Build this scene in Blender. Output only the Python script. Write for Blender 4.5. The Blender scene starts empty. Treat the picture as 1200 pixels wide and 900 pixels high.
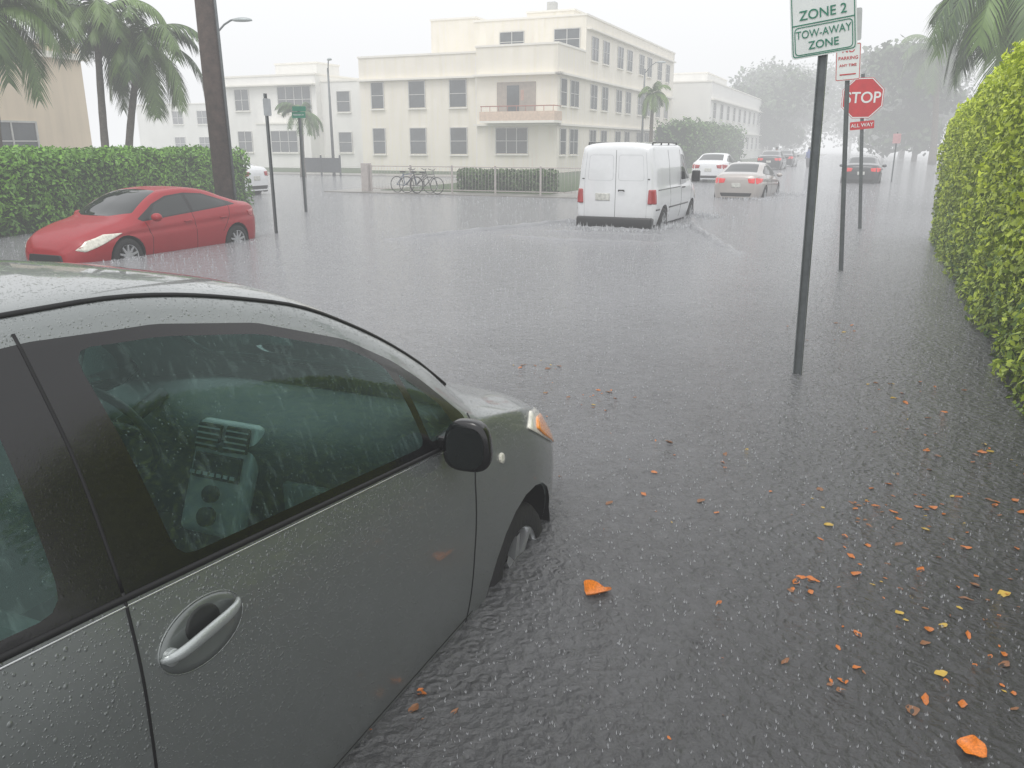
import bpy, bmesh, math, random
import numpy as np
from mathutils import Vector, Matrix
from mathutils.bvhtree import BVHTree
random.seed(7); RNG=np.random.default_rng(7)
sc=bpy.context.scene
COL=sc.collection
sc.view_settings.view_transform='Standard'; sc.view_settings.look='None'; sc.view_settings.exposure=0
TH=math.radians(23.5)
R=Vector((math.cos(TH),-math.sin(TH),0)); S=Vector((math.sin(TH),math.cos(TH),0))
ANG_S=math.radians(90-23.5)

# ---------------------------------------------------------------- materials
def newmat(name):
    m=bpy.data.materials.new(name); m.use_nodes=True
    nt=m.node_tree; b=nt.nodes['Principled BSDF']
    return m,nt,b
def N(nt,t,**kw):
    n=nt.nodes.new(t)
    for k,v in kw.items():
        if k in ('i',):
            for a,c in v.items(): n.inputs[a].default_value=c
        else: setattr(n,k,v)
    return n
def mat(name,col,rough=.6,metal=0,var=.12,scale=6,bump=0,bscale=40,coat=0,spec=None,emit=None,stain=0):
    m,nt,b=newmat(name)
    b.inputs['Roughness'].default_value=rough; b.inputs['Metallic'].default_value=metal
    b.inputs['Coat Weight'].default_value=coat; b.inputs['Coat Roughness'].default_value=.05
    if spec is not None: b.inputs['Specular IOR Level'].default_value=spec
    tc=N(nt,'ShaderNodeTexCoord')
    no=N(nt,'ShaderNodeTexNoise',i={'Scale':scale,'Detail':6.,'Roughness':.6})
    nt.links.new(tc.outputs['Object'],no.inputs['Vector'])
    r=N(nt,'ShaderNodeValToRGB')
    r.color_ramp.elements[0].position=.3; r.color_ramp.elements[1].position=.7
    r.color_ramp.elements[0].color=[c*(1-var) for c in col]+[1]
    r.color_ramp.elements[1].color=[min(1,c*(1+var)) for c in col]+[1]
    nt.links.new(no.outputs['Fac'],r.inputs['Fac'])
    out=r.outputs['Color']
    if stain:
        mp=N(nt,'ShaderNodeMapping'); mp.inputs['Scale'].default_value=(1.2,1.2,.12)
        nt.links.new(tc.outputs['Object'],mp.inputs['Vector'])
        n2=N(nt,'ShaderNodeTexNoise',i={'Scale':2.5,'Detail':5.})
        nt.links.new(mp.outputs['Vector'],n2.inputs['Vector'])
        r2=N(nt,'ShaderNodeValToRGB'); r2.color_ramp.elements[0].position=.45; r2.color_ramp.elements[1].position=.75
        r2.color_ramp.elements[0].color=(1,1,1,1); r2.color_ramp.elements[1].color=(1-stain,1-stain,1-stain,1)
        nt.links.new(n2.outputs['Fac'],r2.inputs['Fac'])
        mx=N(nt,'ShaderNodeMixRGB',blend_type='MULTIPLY'); mx.inputs['Fac'].default_value=1
        nt.links.new(out,mx.inputs['Color1']); nt.links.new(r2.outputs['Color'],mx.inputs['Color2']); out=mx.outputs['Color']
    nt.links.new(out,b.inputs['Base Color'])
    if bump:
        nb=N(nt,'ShaderNodeTexNoise',i={'Scale':bscale,'Detail':4.})
        nt.links.new(tc.outputs['Object'],nb.inputs['Vector'])
        bp=N(nt,'ShaderNodeBump'); bp.inputs['Strength'].default_value=bump; bp.inputs['Distance'].default_value=.01
        nt.links.new(nb.outputs['Fac'],bp.inputs['Height']); nt.links.new(bp.outputs['Normal'],b.inputs['Normal'])
    if emit:
        b.inputs['Emission Color'].default_value=(*emit[0],1); b.inputs['Emission Strength'].default_value=emit[1]
    return m
def drops(m,scale=90,strength=.9,dist=.004,coatn=True):
    nt=m.node_tree; b=nt.nodes['Principled BSDF']
    tc=N(nt,'ShaderNodeTexCoord')
    prev=None
    for sc_,th in ((scale,.30),(scale*.5,.20),(scale*2.1,.3)):
        v=N(nt,'ShaderNodeTexVoronoi',i={'Scale':sc_})
        nt.links.new(tc.outputs['Object'],v.inputs['Vector'])
        sep=N(nt,'ShaderNodeSeparateColor'); nt.links.new(v.outputs['Color'],sep.inputs['Color'])
        rad=N(nt,'ShaderNodeMath',operation='MULTIPLY'); rad.inputs[1].default_value=th+.08
        nt.links.new(sep.outputs['Red'],rad.inputs[0])
        sub=N(nt,'ShaderNodeMath',operation='SUBTRACT'); nt.links.new(rad.outputs[0],sub.inputs[0]); nt.links.new(v.outputs['Distance'],sub.inputs[1])
        mx=N(nt,'ShaderNodeMath',operation='MAXIMUM'); mx.inputs[1].default_value=0; nt.links.new(sub.outputs[0],mx.inputs[0])
        sq=N(nt,'ShaderNodeMath',operation='POWER'); sq.inputs[1].default_value=.5; nt.links.new(mx.outputs[0],sq.inputs[0])
        if prev:
            ad=N(nt,'ShaderNodeMath',operation='ADD'); nt.links.new(prev.outputs[0],ad.inputs[0]); nt.links.new(sq.outputs[0],ad.inputs[1]); prev=ad
        else: prev=sq
    bp=N(nt,'ShaderNodeBump'); bp.inputs['Strength'].default_value=strength; bp.inputs['Distance'].default_value=dist
    nt.links.new(prev.outputs[0],bp.inputs['Height'])
    nt.links.new(bp.outputs['Normal'],b.inputs['Normal'])
    if coatn: nt.links.new(bp.outputs['Normal'],b.inputs['Coat Normal'])
    return m
M={}
M['black']=mat('black_plastic',(.012,.012,.013),.35,var=.1)
M['gasket']=mat('dark_rubber',(.004,.004,.005),.6)
M['tyre']=mat('tyre_rubber',(.015,.015,.016),.75,bump=.4)
M['rim']=mat('alloy',(.55,.56,.57),.3,metal=.7)
M['chrome']=mat('satin_metal',(.62,.63,.64),.22,metal=.9)
M['lens_red']=mat('red_lens',(.40,.01,.012),.15,coat=1)
M['lens_redlit']=mat('red_lens_lit',(.5,.01,.012),.15,coat=1,emit=((1,.03,.02),.35))
M['lens_clear']=mat('clear_lens',(.72,.70,.60),.08,coat=1,var=.25,scale=20)
M['lens_amber']=mat('amber_lens',(.85,.28,.02),.12,coat=1)
M['plate']=mat('number_plate',(.6,.6,.55),.4,var=.3,scale=14)
M['glassdark']=mat('dark_glass',(.012,.016,.016),.04,var=.2,spec=.7)
M['steel']=mat('galvanised_steel',(.14,.155,.16),.45,metal=.4,var=.25,bump=.2)
M['green']=mat('sign_green',(.003,.19,.11),.4)
M['red']=mat('sign_red',(.55,.005,.012),.4)
M['white']=mat('sign_white',(.76,.79,.78),.4,var=.04)
M['seat']=mat('seat_cloth',(.26,.31,.30),.9,bump=.4,bscale=300)
M['dash']=mat('dash_plastic',(.09,.11,.11),.6,bump=.2,bscale=200)
M['dashdark']=mat('dash_dark_plastic',(.02,.024,.024),.5)
M['silverplastic']=mat('silver_plastic',(.38,.42,.42),.35,metal=.2)
# ---------------------------------------------------------------- helpers
def link(o,parent=None):
    COL.objects.link(o)
    if parent is not None: o.parent=parent
    return o
def mk(name,vs,fs,mats,parent=None,smooth=False,loc=None,rotz=None,mi=None):
    me=bpy.data.meshes.new(name); me.from_pydata([tuple(v) for v in vs],[],[tuple(f) for f in fs])
    if not isinstance(mats,(list,tuple)): mats=[mats]
    for m in mats: me.materials.append(m)
    if mi is not None: me.polygons.foreach_set('material_index',mi)
    if smooth: me.polygons.foreach_set('use_smooth',[True]*len(me.polygons))
    me.update()
    o=bpy.data.objects.new(name,me)
    if loc is not None: o.location=loc
    if rotz is not None: o.rotation_euler[2]=rotz
    return link(o,parent)
def empty(name,loc=(0,0,0),rotz=0,label=None,cat=None,group=None,scale=1):
    o=bpy.data.objects.new(name,None); o.empty_display_size=.3; o.location=loc; o.rotation_euler[2]=rotz; o.scale=(scale,)*3
    link(o); tag(o,label,cat,group); return o
def tag(o,label=None,cat=None,group=None,kind=None):
    if label: o['label']=label
    if cat: o['category']=cat
    if group: o['group']=group
    if kind: o['kind']=kind
    return o
def bm2obj(bm,name,mats,parent=None,smooth=False):
    me=bpy.data.meshes.new(name); bm.to_mesh(me); bm.free()
    if not isinstance(mats,(list,tuple)): mats=[mats]
    for m in mats: me.materials.append(m)
    if smooth: me.polygons.foreach_set('use_smooth',[True]*len(me.polygons))
    return link(bpy.data.objects.new(name,me),parent)
def boxes(name,lst,mt,parent=None,bevel=0,seg=2,smooth=False):
    """lst of (x0,y0,z0,x1,y1,z1)"""
    bm=bmesh.new()
    for x0,y0,z0,x1,y1,z1 in lst:
        r=bmesh.ops.create_cube(bm,size=1)
        for v in r['verts']:
            v.co=Vector((x0+(v.co.x+.5)*(x1-x0),y0+(v.co.y+.5)*(y1-y0),z0+(v.co.z+.5)*(z1-z0)))
    if bevel: bmesh.ops.bevel(bm,geom=bm.edges[:],offset=bevel,segments=seg,affect='EDGES',profile=.5)
    return bm2obj(bm,name,mt,parent,smooth)
def tubemesh(paths,n=8):
    vs=[];fs=[]
    for pts,rad in paths:
        pts=[Vector(p) for p in pts]
        if not isinstance(rad,(list,tuple)): rad=[rad]*len(pts)
        b=len(vs); up=None
        for i,p in enumerate(pts):
            t=(pts[min(i+1,len(pts)-1)]-pts[max(i-1,0)]).normalized()
            if up is None:
                up=Vector((0,0,1)) if abs(t.z)<.9 else Vector((1,0,0))
            a=t.cross(up).normalized(); c=a.cross(t).normalized(); up=c
            for k in range(n):
                th=2*math.pi*k/n
                vs.append(p+rad[i]*(math.cos(th)*a+math.sin(th)*c))
        for i in range(len(pts)-1):
            for k in range(n):
                k2=(k+1)%n
                fs.append((b+i*n+k,b+i*n+k2,b+(i+1)*n+k2,b+(i+1)*n+k))
        fs.append(tuple(b+k for k in range(n))[::-1]); fs.append(tuple(b+(len(pts)-1)*n+k for k in range(n)))
    return vs,fs
def tube(name,paths,mt,parent=None,n=8,smooth=True):
    vs,fs=tubemesh(paths,n); return mk(name,vs,fs,mt,parent,smooth)
def pch(tab):
    xs=np.array([t[0] for t in tab],float); ys=np.array([t[1] for t in tab],float)
    if len(xs)==1: return lambda x: ys[0]
    h=np.diff(xs); d=np.diff(ys)/h; m=np.zeros(len(xs)); m[0]=d[0]; m[-1]=d[-1]
    for i in range(1,len(xs)-1):
        if d[i-1]*d[i]>0:
            w1=2*h[i]+h[i-1]; w2=h[i]+2*h[i-1]; m[i]=(w1+w2)/(w1/d[i-1]+w2/d[i])
    def f(x):
        x=min(max(x,xs[0]),xs[-1]); i=min(int(np.searchsorted(xs,x,side='right')-1),len(xs)-2)
        t=(x-xs[i])/h[i]
        return float((1+2*t)*(1-t)**2*ys[i]+t*(1-t)**2*h[i]*m[i]+t*t*(3-2*t)*ys[i+1]+t*t*(t-1)*h[i]*m[i+1])
    return f
def cr(pts,n):
    out=[]; P=[np.array(p,float) for p in pts]; P=[2*P[0]-P[1]]+P+[2*P[-1]-P[-2]]
    for i in range(1,len(P)-2):
        for k in range(n):
            t=k/n
            out.append(.5*((2*P[i])+(-P[i-1]+P[i+1])*t+(2*P[i-1]-5*P[i]+4*P[i+1]-P[i+2])*t*t+(-P[i-1]+3*P[i]-3*P[i+1]+P[i+2])*t**3))
    out.append(P[-2]); return out
def textmesh(name,s,size,mt,parent,loc,rot,extr=.001,bold=0,sx=1):
    cu=bpy.data.curves.new(name,'FONT'); cu.body=s; cu.size=size; cu.align_x='CENTER'; cu.align_y='CENTER'; cu.extrude=extr; cu.offset=bold
    o=bpy.data.objects.new(name+'_tmp',cu); COL.objects.link(o)
    dg=bpy.context.evaluated_depsgraph_get(); dg.update()
    me=bpy.data.meshes.new_from_object(o.evaluated_get(dg)); bpy.data.objects.remove(o)
    me.materials.clear(); me.materials.append(mt)
    t=bpy.data.objects.new(name,me); t.location=loc; t.rotation_euler=rot; t.scale=(sx,1,1)
    return link(t,parent)
# ---------------------------------------------------------------- car shell
class Car:
    def __init__(s,parent,spec):
        s.p=parent; s.T={k:pch(v) for k,v in spec['t'].items()}
        T=s.T; x0,x1=spec['x']; n=spec.get('n',90)
        xs=[x0+(x1-x0)*(0.5-0.5*math.cos(math.pi*i/n))*.5+(x1-x0)*(i/n)*.5 for i in range(n+1)]
        rows=[]
        for x in xs:
            W=T['W'](x); zb=T['zb'](x); zl=T['zbelt'](x); ib=T['ib'](x); zr=T['zrail'](x); ir=T['ir'](x); zt=T['ztop'](x)
            k=min(1,W/.8)
            yr=max(W-ir,.1); yb=W-ib*k
            bulge=.03*min(1,max(0,(zr-zl)/.3))
            A=cr([(W-.07*k,zb),(W-.02*k,zb+.25*(zl-zb)),(W,zb+.55*(zl-zb)),(W-.012,zb+.80*(zl-zb)),(yb,zl)],6)
            B=cr([(yb,zl),((yb+yr)/2+bulge*.6,(zl+zr)/2),(yr,zr)],6)
            C=cr([(yr,zr),(yr*.86,zr+(zt-zr)*.52),(yr*.5,zr+(zt-zr)*.88),(0,zt)],5)
            sec=A[:-1]+B[:-1]+C
            sec=[np.array(q) for q in sec]
            cre=spec.get('crease')
            if cre:   # pressed shoulder line along the doors
                for j in range(8,20):
                    zz=sec[j][1]; zc_=cre[0]+(x-2)*cre[1]; sec[j][0]-=cre[2]*k*math.exp(-((zz-zc_)/.035)**2)
            for it in range(spec.get('soft',1)):
                s2=[q.copy() for q in sec]
                for j in range(1,len(sec)-1): s2[j]=.25*sec[j-1]+.5*sec[j]+.25*sec[j+1]
                s2[0]=sec[0]; s2[-1]=sec[-1]; sec=s2
            rows.append(sec)
        nr=len(rows[0]); s.nr=nr; s.jb=24; s.jr=36
        bm=bmesh.new(); L=[];Rr=[]
        for x,sec in zip(xs,rows):
            L.append([bm.verts.new((x,q[0],q[1])) for q in sec])
            rr=[bm.verts.new((x,-q[0],q[1])) for q in sec[:-1]]; rr.append(L[-1][-1]); Rr.append(rr)
        lay=bm.faces.layers.int.new('row')
        for i in range(len(xs)-1):
            for j in range(nr-1):
                t=1 if j<s.jb else (2 if j<s.jr else 3)
                f=bm.faces.new((L[i][j],L[i+1][j],L[i+1][j+1],L[i][j+1])); f[lay]=t
                f=bm.faces.new((Rr[i][j],Rr[i][j+1],Rr[i+1][j+1],Rr[i+1][j])); f[lay]=t
        for i in (0,len(xs)-1):
            for j in range(nr-1):
                vv=[L[i][j],L[i][j+1],Rr[i][j+1],Rr[i][j]]
                vv=list(dict.fromkeys(vv))
                f=bm.faces.new(vv if i==0 else vv[::-1]); f[lay]=4
        bmesh.ops.recalc_face_normals(bm,faces=bm.faces)
        s.lay=lay; s.bm=bm; s.bvh=BVHTree.FromBMesh(bm)
    def side(s,x,z,sg,off=0):
        r=s.bvh.ray_cast(Vector((x,sg*3,z)),Vector((0,-sg,0)))
        if r[0] is None: return None
        return r[0]+Vector((0,sg*off,0))
    def end(s,y,z,e,off=0):
        r=s.bvh.ray_cast(Vector((e*10,y,z)),Vector((-e,0,0)))
        if r[0] is None: return None
        return r[0]+Vector((e*off,0,0))
    def top(s,x,y,off=0):
        r=s.bvh.ray_cast(Vector((x,y,4)),Vector((0,0,-1)))
        if r[0] is None: return None
        return r[0]+Vector((0,0,off))
    def cut(s,poly,axis,rows,pad=.12,only=None):
        bm=s.bm; ia,ib_={'side':(0,2),'top':(0,1)}[axis]
        P=[np.array(p,float) for p in poly]
        area=sum(P[i][0]*P[(i+1)%len(P)][1]-P[(i+1)%len(P)][0]*P[i][1] for i in range(len(P)))
        if area<0: P=P[::-1]
        mn=np.min(P,axis=0)-pad; mx=np.max(P,axis=0)+pad
        def sel():
            return [f for f in bm.faces if f[s.lay] in rows and (lambda c: mn[0]<c[ia]<mx[0] and mn[1]<c[ib_]<mx[1])(f.calc_center_median())]
        for i in range(len(P)):
            a=P[i];b=P[(i+1)%len(P)]; d=b-a; n2=(d[1],-d[0])
            co=[0,0,0]; no=[0,0,0]; co[ia]=a[0];co[ib_]=a[1];no[ia]=n2[0];no[ib_]=n2[1]
            fc=sel(); g=set(fc)
            for f in fc:
                g.update(f.edges); g.update(f.verts)
            bmesh.ops.bisect_plane(bm,geom=list(g),dist=1e-5,plane_co=co,plane_no=no)
        res=[]
        for f in sel():
            c=f.calc_center_median(); q=np.array((c[ia],c[ib_])); ok=True
            for i in range(len(P)):
                a=P[i];b=P[(i+1)%len(P)]; d=b-a
                if d[0]*(q[1]-a[1])-d[1]*(q[0]-a[0])<-1e-6: ok=False;break
            if ok and (only is None or only(c)): res.append(f)
        return res
    def extract(s,faces,name,mt,parent=None,thick=0):
        vm={};vs=[];fs=[]
        for f in faces:
            idx=[]
            for v in f.verts:
                if v not in vm: vm[v]=len(vs); vs.append(v.co.copy())
                idx.append(vm[v])
            fs.append(idx)
        bmesh.ops.delete(s.bm,geom=faces,context='FACES')
        return mk(name,vs,fs,mt,parent or s.p,True)
    def patch(s,name,poly,kind,mt,sg=1,off=.006,rings=5,parent=None,skirt=.02,sub=4):
        P=[]
        for i in range(len(poly)):
            a=np.array(poly[i],float);b=np.array(poly[(i+1)%len(poly)],float)
            for k in range(sub): P.append(a+(b-a)*k/sub)
        c=np.mean(P,axis=0); n=len(P); pr={'side':s.side,'end':s.end,'top':lambda a,b,sg,o:s.top(a,b,o)}[kind]
        vs=[];fs=[]
        q=pr(c[0],c[1],sg,off); 
        if q is None: return None
        vs.append(q); last=q
        for r in range(1,rings+1):
            for p in P:
                w=c+(p-c)*r/rings; q=pr(w[0],w[1],sg,off)
                if q is None: q=last
                last=q; vs.append(q)
        for p in P:
            w=c+(p-c)*1.0; q=pr(w[0],w[1],sg,off-skirt)
            if q is None: q=last
            vs.append(q)
        for k in range(n):
            fs.append((0,1+k,1+(k+1)%n))
        for r in range(rings):
            for k in range(n):
                a=1+r*n+k;b=1+r*n+(k+1)%n; fs.append((a,a+n,b+n,b))
        o=mk(name,vs,fs,mt,parent or s.p,False)
        bm=bmesh.new(); bm.from_mesh(o.data); bmesh.ops.recalc_face_normals(bm,faces=bm.faces)
        bm.to_mesh(o.data); bm.free()
        for k,pl in enumerate(o.data.polygons): pl.use_smooth = k<n*rings
        return o
    def seam(s,name,pts,sg=1,r=.004,mt=None,kind='side',sub=8,parent=None):
        out=[]
        for i in range(len(pts)-1):
            a=np.array(pts[i],float);b=np.array(pts[i+1],float)
            for k in range(sub+(1 if i==len(pts)-2 else 0)):
                w=a+(b-a)*k/sub
                q=s.side(w[0],w[1],sg,-r*.35) if kind=='side' else (s.end(w[0],w[1],sg,-r*.35) if kind=='end' else s.top(w[0],w[1],-r*.35))
                if q is not None and (not out or (out[-1]-q).length>1e-4): out.append(q)
        return tube(name,[(out,r)],mt or M['gasket'],parent or s.p,5)
def rounded(poly,r=.03,n=4):
    out=[];m=len(poly)
    for i in range(m):
        p=np.array(poly[i],float);a=np.array(poly[i-1],float);b=np.array(poly[(i+1)%m],float)
        da=a-p;db=b-p; la=np.linalg.norm(da);lb=np.linalg.norm(db)
        rr=min(r,la*.4,lb*.4); s0=p+da/la*rr; s1=p+db/lb*rr
        for k in range(n+1):
            t=k/n; out.append(tuple((1-t)**2*s0+2*t*(1-t)*p+t*t*s1))
    return out
def circle(cx,cz,r,n=20): return [(cx+r*math.cos(2*math.pi*k/n),cz+r*math.sin(2*math.pi*k/n)) for k in range(n)]
def wheel(parent,x,y,z,r,sg,w=.19,spokes=7,steer=0):
    we=bpy.data.objects.new('wheel',None); we.location=(x,y,z); we.rotation_euler[2]=steer; link(we,parent); we.empty_display_size=.1
    prof=[(r*.66,w*.5),(r*.7,w*.53),(r*.92,w*.5),(r*.985,w*.38),(r,w*.2),(r,-w*.2),(r*.985,-w*.38),(r*.9,-w*.5),(r*.66,-w*.5)]
    n=36;vs=[];fs=[]
    for k in range(n):
        t=2*math.pi*k/n
        for (rr,yy) in prof: vs.append((rr*math.cos(t),yy*sg,rr*math.sin(t)))
    m=len(prof)
    for k in range(n):
        for j in range(m-1):
            a=k*m+j;b=((k+1)%n)*m+j; fs.append((a,b,b+1,a+1))
    mk('tyre',vs,fs,M['tyre'],we,True)
    vs=[];fs=[];prof=[(r*.69,w*.51),(r*.66,w*.47),(r*.62,w*.42),(r*.61,-w*.3)]
    m=len(prof)
    for k in range(n):
        t=2*math.pi*k/n
        for (rr,yy) in prof: vs.append((rr*math.cos(t),yy*sg,rr*math.sin(t)))
    for k in range(n):
        for j in range(m-1):
            a=k*m+j;b=((k+1)%n)*m+j; fs.append((a,b,b+1,a+1))
    for k in range(spokes):
        t=2*math.pi*k/spokes+.3; ca,sa=math.cos(t),math.sin(t)
        b=len(vs)
        for rr,hw in ((r*.08,r*.09),(r*.64,r*.05)):
            for q,yy in ((-1,w*.42),(1,w*.42),(1,w*.2),(-1,w*.2)):
                yy2=yy+(.02 if rr>r*.3 else -.0)
                vs.append((rr*ca-q*hw*sa,yy2*sg,rr*sa+q*hw*ca))
        for j in range(4):
            j2=(j+1)%4; fs.append((b+j,b+j2,b+4+j2,b+4+j))
    b=len(vs)
    for k in range(16):
        t=2*math.pi*k/16; vs.append((r*.17*math.cos(t),w*.44*sg,r*.17*math.sin(t)))
    for k in range(16):
        t=2*math.pi*k/16; vs.append((r*.19*math.cos(t),w*.2*sg,r*.19*math.sin(t)))
    fs.append(tuple(range(b,b+16)))
    for k in range(16): fs.append((b+k,b+(k+1)%16,b+16+(k+1)%16,b+16+k))
    mk('rim',vs,fs,M['rim'],we,False)
    vs=[(r*.62*math.cos(2*math.pi*k/24),-w*.1*sg,r*.62*math.sin(2*math.pi*k/24)) for k in range(24)]
    mk('brake_disc',vs,[tuple(range(24))],M['black'],we)
    return we
def arches(c,cx,cz,r):
    f=c.cut(circle(cx,cz,r,22),'side',(1,),only=None); bmesh.ops.delete(c.bm,geom=f,context='FACES')
def archliner(c,cx,cz,r,W,sg):
    vs=[];fs=[];n=24
    for k in range(n+1):
        t=-.3+ (math.pi+.6)*k/n
        for y in (W-.035,W-.35): vs.append((cx+(r+.004)*math.cos(t),sg*y,cz+(r+.004)*math.sin(t)))
    for k in range(n): fs.append((2*k,2*k+2,2*k+3,2*k+1))
    fs.append(tuple(2*k+1 for k in range(n+1)))
    mk('wheel_arch',vs,fs,M['gasket'],c.p,False)
def paint(name,col,metal=.5,rough=.32,dr=0,coat=1,st=.9):
    m=mat(name,col,rough,metal=metal,var=.03,coat=coat)
    if dr: drops(m,dr,strength=st)
    return m
def carglass(name,tint,refl=.12,dr=0):
    m=bpy.data.materials.new(name); m.use_nodes=True; nt=m.node_tree; nt.nodes.clear()
    o=N(nt,'ShaderNodeOutputMaterial'); t=N(nt,'ShaderNodeBsdfTransparent'); t.inputs[0].default_value=(*tint,1)
    g=N(nt,'ShaderNodeBsdfGlossy'); g.inputs['Roughness'].default_value=.03; g.inputs['Color'].default_value=(.75,.92,.88,1)
    fr=N(nt,'ShaderNodeFresnel'); fr.inputs['IOR'].default_value=1.4
    ad=N(nt,'ShaderNodeMath',operation='ADD'); ad.inputs[1].default_value=refl-.04; nt.links.new(fr.outputs[0],ad.inputs[0])
    mx=N(nt,'ShaderNodeMixShader'); nt.links.new(ad.outputs[0],mx.inputs[0]); nt.links.new(t.outputs[0],mx.inputs[1]); nt.links.new(g.outputs[0],mx.inputs[2])
    last=mx
    if dr:
        tc=N(nt,'ShaderNodeTexCoord')
        v=N(nt,'ShaderNodeTexVoronoi',i={'Scale':dr}); nt.links.new(tc.outputs['Object'],v.inputs['Vector'])
        sep=N(nt,'ShaderNodeSeparateColor'); nt.links.new(v.outputs['Color'],sep.inputs['Color'])
        a=N(nt,'ShaderNodeMath',operation='MULTIPLY'); a.inputs[1].default_value=.26; nt.links.new(sep.outputs['Red'],a.inputs[0])
        b=N(nt,'ShaderNodeMath',operation='SUBTRACT'); nt.links.new(a.outputs[0],b.inputs[0]); nt.links.new(v.outputs['Distance'],b.inputs[1])
        c2=N(nt,'ShaderNodeMath',operation='MAXIMUM'); c2.inputs[1].default_value=0; nt.links.new(b.outputs[0],c2.inputs[0])
        bp=N(nt,'ShaderNodeBump'); bp.inputs['Strength'].default_value=.4; bp.inputs['Distance'].default_value=.004
        nt.links.new(c2.outputs[0],bp.inputs['Height']); nt.links.new(bp.outputs[0],g.inputs['Normal'])
        mp=N(nt,'ShaderNodeMapping'); mp.inputs['Scale'].default_value=(1,1,.05); nt.links.new(tc.outputs['Object'],mp.inputs['Vector'])
        n1=N(nt,'ShaderNodeTexNoise',i={'Scale':45.,'Detail':2.}); nt.links.new(mp.outputs[0],n1.inputs['Vector'])
        n3=N(nt,'ShaderNodeTexNoise',i={'Scale':2.2,'Detail':2.}); nt.links.new(tc.outputs['Object'],n3.inputs['Vector'])
        rp=N(nt,'ShaderNodeMapRange'); rp.inputs['From Min'].default_value=.56; rp.inputs['From Max'].default_value=.8; rp.inputs['To Min'].default_value=0; rp.inputs['To Max'].default_value=.10; nt.links.new(n1.outputs['Fac'],rp.inputs['Value'])
        r3=N(nt,'ShaderNodeMapRange'); r3.inputs['From Min'].default_value=.35; r3.inputs['From Max'].default_value=.7; r3.inputs['To Min'].default_value=.005; r3.inputs['To Max'].default_value=.06; nt.links.new(n3.outputs['Fac'],r3.inputs['Value'])
        dd=N(nt,'ShaderNodeMapRange'); dd.inputs['From Min'].default_value=.0; dd.inputs['From Max'].default_value=.06; dd.inputs['To Min'].default_value=0; dd.inputs['To Max'].default_value=.15; nt.links.new(c2.outputs[0],dd.inputs['Value'])
        s1=N(nt,'ShaderNodeMath',operation='ADD'); nt.links.new(rp.outputs[0],s1.inputs[0]); nt.links.new(r3.outputs[0],s1.inputs[1])
        s2=N(nt,'ShaderNodeMath',operation='ADD'); nt.links.new(s1.outputs[0],s2.inputs[0]); nt.links.new(dd.outputs[0],s2.inputs[1])
        d=N(nt,'ShaderNodeBsdfDiffuse'); d.inputs[0].default_value=(.42,.60,.56,1)
        m2=N(nt,'ShaderNodeMixShader'); nt.links.new(s2.outputs[0],m2.inputs[0]); nt.links.new(mx.outputs[0],m2.inputs[1]); nt.links.new(d.outputs[0],m2.inputs[2]); last=m2
    nt.links.new(last.outputs[0],o.inputs[0])
    return m
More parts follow.
